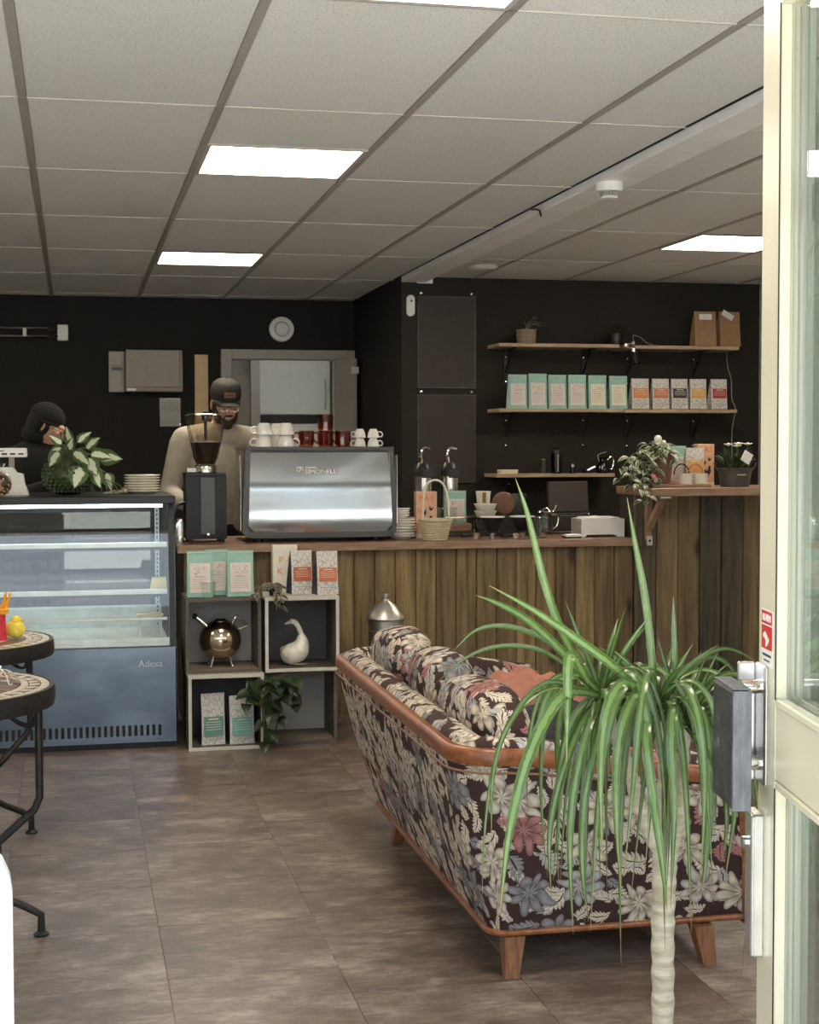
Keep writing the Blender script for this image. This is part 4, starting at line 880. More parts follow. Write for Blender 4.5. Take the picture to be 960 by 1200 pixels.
# bowls with a striped cup
p = aty(569, 606, 7.92)
bx = p.x
for i in range(2):
    t = thing('bowl', ('cream bowl, lower of two under the striped cup', 'cream bowl, upper of two under the striped cup')[i], 'bowl', (bx, 7.92, ZT+.1005+.0365*i), 0, 'cream bowls on the tray stand')
    MB().lathe([(0, 0), (.045, 0), (.05, .004), (.062, .034), (.058, .034), (.045, .008), (0, .008)], (0, 0, 0), 24).build('body', M['cream_glaze'], t); MB().lathe([(.058, .033), (.061, .036), (.063, .033)], (0, 0, 0), 24).build('rim', M['ivory'], t)
t = thing('striped_cup', 'cream cup with brown stripe tilted on the bowls', 'cup', (bx-.012, 7.92, ZT+.175), 0)
MB().lathe([(0, 0), (.034, 0), (.042, .066), (.038, .066), (.031, .008), (0, .008)], (0, 0, 0), 24).build('body', M['cream_glaze'], t)
MB().box((-.014, -.0425, .004), (.004, -.034, .060)).build('brown_stripe', M['rust'], t); MB().box((.016, -.041, .004), (.026, -.032, .060)).build('pale_stripe', M['ivory'], t)
p = aty(588, 598, 8.05); t = thing('round_dish', 'reddish brown round dish standing upright behind the bowls', 'dish', (p.x-.005, 8.0, ZT+.1005))
MB().ball((0, 0, .068), (.066, .013, .066), 24).build('dish', M['rust'], t); MB().lathe([(.05, .011), (.054, .013), (.050, .014)], (0, 0, .068), 28, (0, -1, 0)).build('ring', M['patch'], t)
t2 = thing('display_block', 'low dark block under the brown dish and glass jar', 'stand', (bx+.13, 8.05, ZT)); MB().box((-.19, -.19, 0), (.16, .08, .098), .003).build('block', M['panel_black'], t2); MB().box((-.192, -.192, .098), (.162, .082, .1)).build('mat', M['black'], t2)
p = aty(606, 603, 8.0); t = thing('ribbed_jar', 'wide ribbed clear glass jar behind the black drippers', 'jar', (p.x, 8.04, ZT+.1005))
MB().lathe([(0, 0), (.048, 0), (.062, .12), (.059, .12), (.045, .008), (0, .008)], (0, 0, 0), 24).build('body', M['glass_cup'], t)
m = MB()
for i in range(24): a = 2*PI*i/24; m.cyl((.0475*math.cos(a), .0475*math.sin(a), .003), (.0615*math.cos(a), .0615*math.sin(a), .118), .0018, seg=4)
m.build('ribs', M['glass_cup'], t); MB().lathe([(.059, .119), (.061, .123), (.063, .119)], (0, 0, 0), 24).build('rim', M['glass_cup'], t)
# pour-over drippers
for i, px in enumerate((578.5, 613.5)):
    p = aty(px, 630, 7.70); t = thing('pour_over_dripper', ('black pour-over dripper with white rim, left of two', 'black pour-over dripper with white rim, right of two by the tumbler')[i], 'coffee dripper', (p.x, 7.72, ZT), 0, 'black drippers on the counter')
    MB().lathe([(.028, .034), (.032, .04), (.063, .108), (.059, .108), (.028, .045), (.024, .034)], (0, 0, 0), 26).build('cone', M['black'], t)
    MB().lathe([(.057, .1075), (.0655, .109), (.0655, .114), (.057, .113)], (0, 0, 0), 26).build('rim', M['white'], t)
    MB().lathe([(0, .028), (.045, .028), (.045, .034), (0, .034)], (0, 0, 0), 22).build('saucer', M['black'], t)
    MB().lathe([(0, 0), (.014, 0), (.016, .028), (0, .028)], (0, 0, 0), 14).build('outlet', M['chrome'], t)
    MB().tube(smoothpath([(-.058, 0, .10), (-.085, 0, .09), (-.08, 0, .055), (-.042, 0, .042)]), .006, 8).build('handle', M['black'], t)
for i, px in enumerate((551, 593)):
    p = aty(px, 634, 7.68); t = thing('portafilter', ('black handled chrome portafilter left of the first dripper', 'black handled chrome portafilter between the two drippers')[i], 'portafilter', (p.x+.015, 7.70 if i == 0 else 7.62, ZT), 0)
    MB().lathe([(0, .008), (.022, .008), (.026, .03), (.022, .03), (0, .012)], (.02, 0, 0), 18).build('basket', M['chrome'], t); MB().tube([(-.0, 0, .02), (-.06, -.02, .018)], [.008, .011], 8).build('handle', M['black'], t)
    MB().box((.01, -.006, 0), (.03, .006, .01), .002).build('spout', M['chrome'], t)
t = thing('moka_kettle', 'small glass pitcher with wire handle behind the right dripper', 'pitcher', (aty(632, 603, 8.0).x+.01, 7.93, ZT))
MB().lathe([(0, 0), (.045, 0), (.05, .03), (.04, .12), (.037, .12), (.047, .03), (0, .006)], (0, 0, 0), 22).build('body', M['glass_cup'], t); MB().lathe([(.037, .118), (.042, .124), (.040, .128), (.036, .12)], (0, 0, 0), 22).build('rim', M['chrome'], t)
MB().tube(smoothpath([(-.04, 0, .12), (.0, -.03, .145), (.045, 0, .125), (.066, 0, .16)]), .004, 8).tube(smoothpath([(.04, 0, .11), (.075, 0, .10), (.07, 0, .05), (.048, 0, .03)]), .005, 8).build('handle', M['chrome'], t)
p = aty(634, 636, 7.62); tumbler('clear straight tumbler alone at the counter front edge', (p.x, 7.62, ZT), .032, .039, .112)
# black till screen and its pieces
t = thing('till_screen', 'black two-part till screen standing behind the tumbler', 'monitor', (aty(668, 600, 8.05).x, 8.06, ZT))
MB().box((-.12, 0, .112), (.11, .03, .285), .004, (-.12, 0, 0)).build('upper_screen', M['panel_black'], t); MB().box((-.10, -.02, .012), (.095, .06, .10), .004).build('lower_screen', M['panel_black'], t)
MB().box((-.125, -.01, .10), (.115, .05, .111), .003).build('hinge_bar', M['black'], t); MB().lathe([(0, .004), (.004, .003), (.005, 0)], (.11, -.01, .105), 8, (0, -1, 0)).build('indicator', M['white'], t)
MB().box((-.14, -.08, 0), (.10, .08, .012), .003).build('base', M['black'], t)
p = aty(670, 634, 7.62); t = thing('card_reader', 'small flat white card reader lying near the counter edge', 'card reader', (p.x, 7.62, ZT)); MB().box((-.045, -.03, 0), (.045, .03, .012), .002).build('body', M['black'], t); MB().box((-.044, -.032, .006), (.044, .028, .020), .003).build('white_cover', M['white'], t)
p = aty(708, 634, 7.66); t = thing('receipt_printer', 'white boxy receipt printer with a cut-out foot at the counter right end', 'printer', (p.x, 7.66, ZT))
MB().prism([(-.128, 0), (-.105, 0), (-.095, .012), (.062, .012), (.072, 0), (.115, 0), (.115, .095), (.0, .107), (-.128, .095)], 0, .16).build('housing', M['white'], t)
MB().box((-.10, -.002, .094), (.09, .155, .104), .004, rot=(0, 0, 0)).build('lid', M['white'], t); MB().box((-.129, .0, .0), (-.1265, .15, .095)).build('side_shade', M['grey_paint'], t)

# =================================================================== THINGS ON THE RAISED BAR
ZB = 1.182
t = thing('serving_board', 'reddish wooden board lying on the raised bar under plant and mugs', 'board', (aty(792, 570, 7.46).x, 7.46, ZB))
MB().box((-.165, -.09, 0), (.16, .12, .016), .003).build('board', M['worktop'], t); MB().box((-.165, -.094, .002), (.16, -.090, .014)).build('front_edge', M['worktop_edge'], t)
ZBB = ZB+.016
# trailing variegated plant in terracotta-brown pot
pp = aty(775, 562, 7.50); t = thing('trailing_plant', 'variegated trailing plant spilling from brown pot at the bar corner', 'plant', (pp.x, 7.50, ZBB))
MB().lathe([(0, 0), (.046, 0), (.065, .135), (.071, .135), (.073, .16), (.066, .16), (.062, .14), (0, .138)], (0, 0, 0), 24).build('pot', M['rust'], t); MB().lathe([(0, .14), (.061, .141), (.05, .148), (0, .15)], (0, 0, 0), 16).build('soil', M['soil'], t)
for i in range(34):
    a = i*2.4; r = random.uniform(0, .06); leaf(t, M['leaf_trail'], (math.cos(a)*r-.02, math.sin(a)*r-.01, .15+random.uniform(0, .06)), (math.cos(a), math.sin(a)*.8-.2, random.uniform(.1, .9)), (0, -.3, 1), random.uniform(.06, .085), random.uniform(.026, .036), shape='lance', droop=random.uniform(.8, 1.6))
for e in (((-.05, -.03, .17), (-.13, -.06, .17), (-.19, -.08, .07), (-.20, -.09, -.02)), ((-.04, -.05, .16), (-.10, -.10, .15), (-.155, -.13, .05), (-.165, -.245, -.03), (-.165, -.255, -.10)), ((-.03, -.05, .16), (-.06, -.10, .13), (-.085, -.12, .05), (-.09, -.13, .015)), ((-.05, .0, .18), (-.14, .02, .16), (-.22, -.02, .09), (-.25, -.05, .01)), ((-.02, -.04, .17), (.02, -.08, .17), (.05, -.09, .11)), ((-.05, -.02, .18), (-.12, -.09, .10), (-.12, -.13, .02)), ((-.06, -.02, .17), (-.16, -.03, .12), (-.17, -.06, .03)), ((-.05, -.03, .17), (-.19, -.09, .10), (-.22, -.15, .04), (-.21, -.255, -.02), (-.20, -.26, -.09))):
    vine(t, M['leaf_trail'], e, 10, .070, .030, 'lance', M['stem'], droop=1.2)
MB().ball((-.055, -.09, .235), (.022, .018, .02), 10).build('white_flower', M['petal'], t); MB().ball((-.02, -.085, .215), (.013, .013, .013), 10).build('white_flower', M['petal'], t); MB().ball((-.105, -.16, .04), (.012, .012, .011), 10).build('pink_bud', M['pinkpetal'], t)
# bags behind, mugs with hoop handles in front
p = aty(797, 560, 7.62); mint_bag('mint coffee bag half hidden behind the trailing plant on the bar', (p.x-.02, 7.63, ZB), 0, .10, .215, .06)
p = aty(812, 560, 7.60); white_bag('white coffee bag with orange yellow label on the raised bar', (p.x, 7.59, ZB), 0, 'amber', .105, .205, .06)
p = aty(827, 560, 7.66); easter_bag('peach gift bag with rooster print on the raised bar', (p.x, 7.655, ZB), .095, .225)
for i, (px, mt) in enumerate(((804, 'black_metal'), (822, 'rustred'))):
    p = aty(px, 565, 7.40); t = thing('hoop_mug', ('small white pot with black hoop handle, left of two on the bar board', 'small white pot with red-brown hoop handle, right of two on the bar board')[i], 'pot', (p.x, 7.405, ZBB), 0, 'small hoop handled pots on the bar')
    MB().lathe([(0, 0), (.031, 0), (.034, .004), (.035, .056), (.032, .056), (.030, .006), (0, .006)], (0, 0, 0), 24).build('body', M['ivory'], t)
    cx = -.04 if i == 0 else -.055
    MB().tube([(cx*.55+.042*math.cos(PI*q/14)*1.0, 0, .05+.055*math.sin(PI*q/14)) for q in range(15)], .0035, 8).build('hoop_handle', M[mt], t)
p = aty(790, 568, 7.39); t = thing('pebble_dish', 'tiny reddish dish beside the hoop handled pots', 'dish', (p.x-.005, 7.385, ZBB)); MB().ball((0, 0, .007), (.024, .016, .007), 14).build('body', M['coral'], t); MB().lathe([(.018, .012), (.021, .0145), (.018, .015)], (0, 0, 0), 16, None, 1, .66).build('rim', M['rust'], t)
# grey zinc pot with white flowers and hanging white tag
p = aty(866, 568, 7.36); t = thing('flower_pot', 'grey metal pot of white flowers with white tag on the bar', 'plant', (p.x, 7.41, ZB))
MB().lathe([(0, 0), (.076, 0), (.088, .085), (.094, .087), (.096, .10), (.09, .10), (.084, .085), (0, .08)], (0, 0, 0), 28, None, 1, .85).build('pot', M['zinc'], t)
for s in (-1, 1): MB().tube([(s*.088, 0, .075), (s*.112, -.005, .108), (s*.118, -.005, .128)], .004, 8).build('ear_handle', M['zinc'], t)
MB().box((-.025, -.084, .062), (.025, -.078, .067)).build('embossed_line', M['tin'], t)
for i in range(70):
    a = i*2.4; r = random.uniform(0, .08); leaf(t, M['leaf_dark'], (math.cos(a)*r*.9, math.sin(a)*r*.7, .09+random.uniform(0, .05)), (math.cos(a)*.8, math.sin(a)*.6, random.uniform(.5, 2.4)), (0, -.6, 1), random.uniform(.05, .10), .016, shape='lance', droop=.5)
for fx, fy, fz in ((-.05, -.03, .218), (.0, -.04, .222), (.058, -.03, .22), (.02, .02, .21)):
    MB().tube([(fx*.5, fy*.5, .09), (fx, fy, fz)], .0015, 4).build('flower_stem', M['stem'], t)
    m = MB()
    for q in range(12): a = 2*PI*q/12; m.ball((fx+math.cos(a)*.014, fy+math.sin(a)*.014, fz+.004), (.011, .005, .003), 8, (0, -.35, a))
    m.ball((fx, fy, fz+.004), (.010, .010, .008), 8); m.build('flower_head', M['petal'], t)
MB().box((-.027, -.001, -.03), (.027, .001, .03), 0, (-.2, .55, 0)).build('tag', M['tagcard'], t, loc=(.028, -.085, .155))

# =================================================================== FOUR CRATES BY THE COUNTER
def crate(lab, x0, z0, yf, pale, s=.35, d=.30):
    t = thing('crate', lab, 'crate', (x0+s/2, yf, z0), 0, 'four box crates against the counter'); h = s/2; w = .016
    e = 'crate_edge' if pale else 'crate_dark'; ins = 'crate_dark'
    MB().box((-h+.001, .006, .0005), (h-.001, d, w), .001).build('bottom_panel', M['crate_floor' if not pale else 'crate_dark'], t); MB().box((-h+.001, .006, s-w), (h-.001, d, s-.0005), .001).build('top_panel', M['crate_edge' if pale else ins], t)
    for sx in (-1, 1): MB().box((sx*h-sx*.001, .006, w), (sx*(h-w), d, s-w), .001).build('side_panel', M[ins], t)
    MB().box((-h+w, d-.012, w), (h-w, d-.002, s-w)).build('backboard', M['crate_back_dark' if pale else 'crate_back_grey'], t)
    m = MB()
    for q in ((-h+.001, 0, h-.001, w), (-h+.001, s-w, h-.001, s-.0005), (-h+.001, w, -h+w, s-w), (h-w, w, h-.001, s-w)): m.box((q[0], 0, q[1] if q[1] else .0005), (q[2], .006, q[3]))
    m.build('front_edge', M[e], t); return t
crate('grey-brown crate at lower right, its pale back half hidden by ivy', .853, 0, 7.06, False); crate('cream-edged dark crate at lower left holding two teal labelled bags', .498, 0, 6.985, True)
crate('grey-brown crate at upper left holding the round metal teapot', .492, .35, 7.03, False); crate('cream-edged dark crate at upper right holding the ceramic goose', .855, .35, 7.0, True)
# ceramic goose
p = (1.0, 7.11, .3665); t = thing('goose_figurine', 'cream glazed ceramic goose with long raised neck in the upper right crate', 'figurine', p)
pth = smoothpath([(-.055, 0, .068), (-.02, 0, .055), (.018, 0, .062), (.040, 0, .100), (.040, 0, .140), (.030, 0, .172), (.014, 0, .198), (-.002, 0, .206), (-.016, 0, .202)], 5)
m = MB(); m.tube(pth, [max(.006, .052*math.sin(min(1, (i+2)/9)*PI/2)) if i < 12 else max(.0125, .052-.0044*(i-12)) if i < 36 else max(.006, .0145-.002*(i-36)) for i in range(len(pth))], 16)
b = m.build('body', M['cream_glaze'], t, smooth=80)
MB().ball((-.005, .0, .052), (.055, .045, .052), 20).build('belly', M['cream_glaze'], t, smooth=80)
MB().tube([(-.014, 0, .203), (-.038, 0, .196)], [.009, .003], 10).build('beak', M['ivory'], t)
for sy in (-1, 1): MB().ball((-.022, sy*.040, .062), (.036, .008, .024), 14, (0, .35, 0)).build('wing', M['lab_cream'], t)
MB().ball((.03, -.03, .006), (.04, .018, .006), 12).ball((.055, .0, .005), (.022, .02, .005), 12).build('feet', M['crate_floor'], t)
# round metal teapot on four legs
p = aty(259, 780, 7.14); t = thing('round_teapot', 'shiny spherical metal teapot on splayed legs in the upper left crate', 'teapot', (p.x, 7.155, .3665)); R = .095
MB().ball((0, 0, .124), (R, .088, R), 32).build('body', M['brass'], t, smooth=80)
MB().lathe([(R*.985, -.004), (R*1.035, 0), (R*.985, .004)], (0, .012, .122), 36, (0, 1, 0)).build('seam_ring', M['chrome'], t)
MB().lathe([(0, .024), (.02, .022), (.034, .010), (.036, 0), (0, 0)], (0, 0, .203), 20).build('lid', M['brass'], t)
MB().tube([(-.055, 0, .182), (-.112, -.0, .232)], [.009, .011], 12).build('spout', M['chrome'], t); MB().ball((-.118, -.0, .237), (.014, .014, .014), 12).build('spout_cap', M['black'], t)
MB().tube(smoothpath([(.052, 0, .19), (.072, 0, .228), (.078, 0, .234), (.124, 0, .192), (.126, 0, .186), (.084, 0, .172)], 4), .0055, 8).build('handle', M['chrome'], t)
for sx in (-1, 1):
    for sy in (-1, 1): MB().tube([(sx*.035, sy*.04, .06), (sx*.05, sy*.055, .004)], .004, 8).ball((sx*.051, sy*.056, .006), .0065, 10).build('leg', M['chrome'], t)
# bags in and on the crates
white_bag('white bag with dull teal label, left one inside the lower left crate', (.612, 7.075, .0165), (.16), 'deepteal', .112, .238, .07, (.18, .55), side='navy_side'); white_bag('white bag with light teal label beside the ivy in the lower left crate', (.745, 7.07, .0165), (.14), 'teal', .118, .225, .07, (.18, .55), side='navy_side')
for i, (px, dy, w) in enumerate(((234, 0, .118), (256, .09, .105), (281, 0, .124))):
    p = aty(px, 700, 7.12); mint_bag('mint green coffee bag, %s of three on the upper left crate' % ('left', 'middle', 'right')[i], (p.x, 7.12+dy, .7005), (.0, .0, .04)[i], w, .214, .08, 'lab_pink', 'mint bags on the crates')
p = aty(244, 700, 7.07); tumbler('small clear tumbler in front of the three mint bags', (p.x, 7.07, .7005), .030, .038, .072)
p = aty(334, 700, 7.22); t = easter_bag('ivory gift bag with orange letters behind two orange labelled bags', (p.x+.005, 7.243, .7005), .118, .225, roosters=False)
for q in (('P', -.02, .68), ('Å', .025, .72), ('K', -.025, .44)): text(q[0], .045, M['orange'], t, (q[1], -.0012, .225*q[2]), (PI/2, 0, 0))
for i, (px, bd) in enumerate(((353, 'rustred'), (379, 'coral'))):
    p = aty(px, 700, 7.12); white_bag(('white bag with rust orange label, left of two on the upper right crate', 'white bag with coral orange label, right of two on the upper right crate')[i], (p.x+.006*i, 7.10+.065*(1-i), .7005), .24, bd, .108, .205, .07, (.30, .62), side='navy_side')
# little dark trailing plant on the crates
p = aty(318, 690, 7.05); t = thing('trailing_plant', 'small dark striped trailing plant hanging over the upper right crate corner', 'plant', (p.x+.015, 7.07, .7005))
MB().lathe([(0, 0), (.028, 0), (.034, .045), (.030, .045), (0, .04)], (0.01, .02, 0), 18).build('pot', M['black'], t)
for e in (((.0, .0, .05), (-.05, -.03, .06), (-.085, -.05, .02), (-.095, -.055, .008)), ((0, 0, .05), (-.01, -.05, .06), (-.0, -.085, .03), (.0, -.09, -.06)), ((0, 0, .05), (.02, -.05, .05), (.02, -.09, .0), (.01, -.092, -.05)), ((0, 0, .05), (-.03, -.05, .06), (-.05, -.06, .03))):
    vine(t, M['leaf_brown'], e, 9, .050, .022, 'lance', M['leaf_brown'], droop=1.0)
# ivy-like plant hanging in front of the lower crates
t = thing('trailing_plant', 'dark green big-leaved trailing plant hanging between the two lower crates', 'plant', (.845, 7.045, .295))
for e in (((0, .02, .0), (0, -.07, .02), (-.01, -.09, -.08), (-.005, -.10, -.22), (-.01, -.095, -.275)), ((0, .02, 0), (.04, -.07, .02), (.07, -.09, -.06), (.065, -.09, -.15), (.03, -.10, -.26)), ((0, .02, 0), (-.05, -.07, .02), (-.08, -.085, -.05), (-.085, -.09, -.10)), ((0, .02, .0), (.09, -.05, .02), (.13, -.05, -.05), (.145, -.06, -.13)), ((0, .02, 0), (.02, -.08, .03), (.03, -.10, -.06), (.045, -.10, -.16)), ((0, .02, .0), (.06, -.07, .035), (.12, -.08, .02), (.15, -.08, -.01))):
    vine(t, M['leaf_dark'], e, 7, .078, .062, 'heart', M['leaf_dark'], droop=1.3, r=.003)
MB().lathe([(0, -.005), (.022, -.005), (.026, .035), (.022, .035), (0, .03)], (0, .10, -.0), 16).build('pot', M['black'], t)
# tin canister with conical lid behind the sofa
p = aty(453, 700, 7.2); t = thing('tin_canister', 'dull tin canister with conical lid and knob behind the sofa back', 'canister', (p.x+.0, 7.22, 0))
MB().lathe([(0, 0), (.085, 0), (.085, .555), (.078, .56), (0, .56)], (0, 0, 0), 32).build('body', M['tin'], t); [MB().lathe([(.085, z_), (.088, z_+.005), (.085, z_+.01)], (0, 0, 0), 32).build('hoop', M['tin'], t) for z_ in (.1, .50)]
MB().lathe([(.094, .558), (.096, .565), (.09, .58), (.055, .625), (.022, .65), (.018, .658), (0, .66)], (0, 0, 0), 32).build('lid', M['tin'], t); MB().lathe([(.016, .655), (.018, .665), (.016, .685), (.010, .690), (0, .691)], (0, 0, 0), 18).build('knob', M['tin'], t)

# =================================================================== COOLED DISPLAY CASE
DC = thing('display_case', 'long cooled glass display case with steel-blue front and black frame', 'display case', (-.30, 7.10, 0)); X0, X1 = -.95, .755   # local x range
MB().box((X0, .03, .0), (X1, .70, .055)).build('plinth', M['case_black'], DC)
MB().box((X0, .004, .055), (X1, .75, .462), .003).build('base_cabinet', M['case_black'], DC)
fp = MB().box((X0+.004, 0, .030), (X1-.004, .006, .472), .001).build('front_panel', M['case_front'], DC); text('Adexa', .043, M['tin'], fp, (.635, -.001, .395), (PI/2, 0, 0))
sl = MB()
for i in range(58): sl.box((X0+.05+.0275*i, -.0008, .062), (X0+.064+.0275*i, .001, .112))
stuff(sl.build('vent_slots', M['dark_slot'], fp))
def fy(z): return .004+(z-.474)*.13
m = MB()
MB().box((X0, .0, 1.135), (X1, .76, 1.172), .004).build('top_frame', M['case_black'], DC)
MB().box((X0+.02, .09, 1.118), (X1-.055, .11, 1.134)).build('led_strip', M['led'], DC)
# side frames and inner uprights with slots
for x in (X0+.0, X1-.03):
    MB().prism([(fy(.474)+.0, .474), (.75, .474), (.75, 1.135), (fy(1.135), 1.135), (fy(1.135)+.03, 1.12), (.70, 1.12), (.70, .50), (fy(.474)+.04, .50)][0:4], x+.026, x+.03, 'yz').build('side_glass', M['glass'], DC)
    MB().prism([(fy(.474), .474), (fy(.474)+.035, .474), (fy(1.135)+.035, 1.135), (fy(1.135), 1.135)], x, x+.026, 'yz').build('front_post', M['case_black'], DC); MB().box((x, .71, .474), (x+.026, .75, 1.135)).build('rear_post', M['case_black'], DC)
for x in (X0+.06, X1-.062):
    u = MB().box((x, .66, .49), (x+.022, .675, 1.12)).build('upright', M['case_white'], DC); q = MB()
    for i in range(28): q.box((x+.008, .6585, .50+.022*i), (x+.014, .6605, .512+.022*i))
    stuff(q.build('upright_slots', M['black'], u))
MB().prism([(fy(.474), .474), (fy(.474)+.006, .474), (fy(1.135)+.006, 1.135), (fy(1.135), 1.135)], X0+.028, X1-.03, 'yz').build('front_glass', M['glass'], DC)
# white deck, two glass shelves with pale rails, lower kick rail
MB().box((X0+.03, .03, .474), (X1-.03, .70, .492), .002).build('deck', M['case_white'], DC); MB().box((X0+.03, .03, .492), (X1-.03, .04, .512)).build('deck_rail', M['case_white'], DC)
MB().box((X0+.03, .69, .492), (X1-.03, .70, .60)).build('deck_back', M['case_white'], DC)
for z in (.935, .715):
    s_ = MB().box((X0+.03, .11, z), (X1-.035, .66, z+.006)).build('glass_shelf', M['glass'], DC)
    MB().box((X0+.03, .100, z-.006), (X1-.035, .112, z+.018), .002).build('shelf_rail', M['case_rail'], s_); MB().box((X0+.03, .112, z-.02), (X1-.035, .13, z-.006)).build('shelf_bar', M['case_black'], s_)
    for x in (X0+.07, X1-.075): MB().box((x, .13, z-.022), (x+.01, .66, z)).build('shelf_arm', M['case_rail'], s_)
MB().box((X0+.03, .105, .585), (X1-.035, .115, .60), .002).build('lower_rail', M['case_rail'], DC)
# two rear sliding doors
for i, (a, b) in enumerate(((X0+.03, -.12), (-.16, X1-.03))):
    q = MB(); y = .725+.018*i
    for r in ((a, .50, a+.05, 1.13), (b-.05, .50, b, 1.13), (a+.05, .50, b-.05, .55), (a+.05, 1.07, b-.05, 1.13)): q.box((r[0], y-.008, r[1]), (r[2], y+.008, r[3]))
    d = q.build('sliding_door', M['case_black'], DC); MB().box((a+.035, y-.002, .535), (b-.035, y+.002, 1.095)).build('door_glass', M['glass'], d)
# price cards at the case right end
t = thing('price_card', 'cream folded card standing on the upper glass shelf at the case right end', 'card', (aty(191, 678, 7.35).x-.03, 7.27, .721)); MB().prism([(-.035, 0), (.045, 0), (.04, .06), (-.025, .06)], 0, .004).build('front_leaf', M['yellowcard'], t); MB().prism([(-.035, 0), (.045, 0), (.04, .06), (-.025, .06)], .03, .034).box((-.025, .0, .058), (.04, .034, .0605)).build('back_leaf', M['yellowcard'], t)
t = thing('price_card', 'cream flat card lying low inside the case right end', 'card', (aty(185, 712, 7.35).x-.03, 7.33, .4925)); MB().box((-.075, 0, .10), (.055, .05, .108)).build('card_face', M['yellowcard'], t); MB().box((-.06, .03, 0), (-.05, .04, .10)).box((.04, .03, 0), (.05, .04, .10)).build('card_feet', M['case_rail'], t)
# hobnail bowl with monstera
ZD = 1.1725
t = thing('bowl_plant', 'variegated monstera in a round green hobnail glass bowl on the display case', 'plant', (.0, 7.42, ZD)); RB = .118
pr = []
for i in range(12): a = -1.15+i*(1.15+.85)/11; pr.append((RB*math.cos(a), RB*.86*math.sin(a)+RB*.79))
bw = MB().lathe([(0, 0)]+pr+[(pr[-1][0]-.006, pr[-1][1])]+[(max(0, a-.008), b) for a, b in reversed(pr[2:-1])]+[(0, .012)], (-.03, 0, 0), 36).build('bowl', M['glass_green'], t)
m = MB()
for j in range(8):
    a = -.85+.19*j; n = 26
    for i in range(n): th = 2*PI*(i+.5*(j % 2))/n; m.ball((-.03+RB*math.cos(a)*math.cos(th), RB*math.cos(a)*math.sin(th), RB*.86*math.sin(a)+RB*.79), .0085, 6)
stuff(m.build('hobnails', M['glass_green'], bw))
MB().lathe([(0, .165), (.07, .165), (.06, .172), (0, .175)], (-.03, 0, 0), 20).build('soil', M['soil'], t)
def mleaf(p, d, L, W, n=(0, -.8, .5), base=(-.02, 0, .15)):
    MB().tube(smoothpath([base, (Vector(base)+Vector(p))/2+Vector((0, 0, .03)), p], 4), .003, 5).build('leaf_stalk', M['stem'], t); leaf(t, M['leaf_mon'], p, d, n, L, W, shape='heart', droop=.5, fold=.12)
for p, d, L, W in (((-.07, -.08, .20), (-.5, -.3, -.5), .085, .070), ((-.02, -.07, .215), (.1, -.4, .6), .08, .05), ((.0, -.1, .20), (.6, -.3, -.3), .10, .075), ((.03, -.11, .13), (-.35, -.3, -.8), .105, .10), ((.06, -.1, .17), (.4, -.3, -.5), .10, .085), ((.09, -.08, .12), (.35, -.3, -.8), .095, .07), ((.08, -.05, .19), (.8, -.2, .1), .10, .075), ((.12, -.04, .17), (.7, -.2, .2), .11, .095), ((-.06, -.05, .22), (-.7, -.2, -.1), .06, .05), ((.02, -.03, .25), (.5, -.1, .6), .08, .05), ((-.02, 0, .24), (-.1, -.2, .8), .09, .05), ((-.06, 0, .24), (-.5, 0, .6), .07, .05), ((.06, -.02, .22), (.3, -.2, .4), .09, .06), ((.15, -.06, .10), (.3, -.2, -.9), .085, .06)): mleaf(p, d, L, W)
for i in range(5): MB().tube(smoothpath([(.08, -.06, .10), (.12+.02*i, -.10, .05), (.13+.025*i, -.11-.01*i, .01), (.18+.02*i, -.10, .004)]), .002, 5).build('root', M['stem'], t)
# plates on the case
p = aty(167, 576, 7.36); plates('cream dinner plate, %s on the display case', (p.x, 7.40, ZD), 7, .086, .0125, 'dinner plates on the display case', 'cream_glaze')
t = thing('dried_bundle', 'small bundle of dried stalks on the case between plant and plates', 'dried plant', (aty(128, 574, 7.4).x+.02, 7.33, ZD))
for i in range(14): MB().tube(smoothpath([(-.05, random.uniform(-.02, .02), .006), (0, random.uniform(-.02, .02), random.uniform(.008, .02)), (.06, random.uniform(-.025, .025), random.uniform(.006, .045))]), .0022, 5).build('stalk', M['crate_floor'] if i % 2 else M['lab_cream'], t)
# scale with customer display, bag of something
t = thing('counter_scale', 'white counter scale with raised display at the left edge on the case', 'scale', (aty(18, 576, 7.4).x, 7.40, ZD)); MB().prism([(-.09, 0), (.062, 0), (.042, .05), (.035, .098), (.005, .105), (-.01, .13), (-.09, .13)], -.03, .14).build('housing', M['white'], t)
MB().box((-.03, .05, .12), (-.005, .075, .19)).build('pole', M['elec'], t); ds = MB().box((-.20, .03, .178), (.055, .09, .222), .006).build('display', M['white'], t)
for i in range(4): MB().box((-.10+.038*i, .028, .19), (-.075+.038*i, .031, .198)).build('key', M['black'], ds)
MB().box((-.10, .0285, .205), (-.05, .031, .212)).build('small_print', M['elec'], ds)
t = thing('nut_bag', 'clear bag of brown nuts beside the scale at the left edge', 'bag', (aty(2, 576, 7.25).x-.01, 7.24, ZD))
MB().ball((0, 0, .055), (.055, .04, .055), 16).build('contents', M['beans'], t)
m = MB()
for i in range(60): a = random.uniform(0, PI); b2 = random.uniform(-1.2, 1.2); m.ball((.054*math.sin(a)*math.cos(b2-PI/2), .042*math.sin(a)*math.sin(b2-PI/2), .055+.054*math.cos(a)), (.010, .006, .006), 6, (a, b2, 0))
stuff(m.build('nuts', M['kraft'], t)); MB().ball((0, 0, .058), (.060, .046, .0585), 16).lathe([(.02, .11), (.012, .125), (.03, .15), (.028, .15), (.010, .125)], (0, 0, 0), 12).build('film', M['glass'], t)

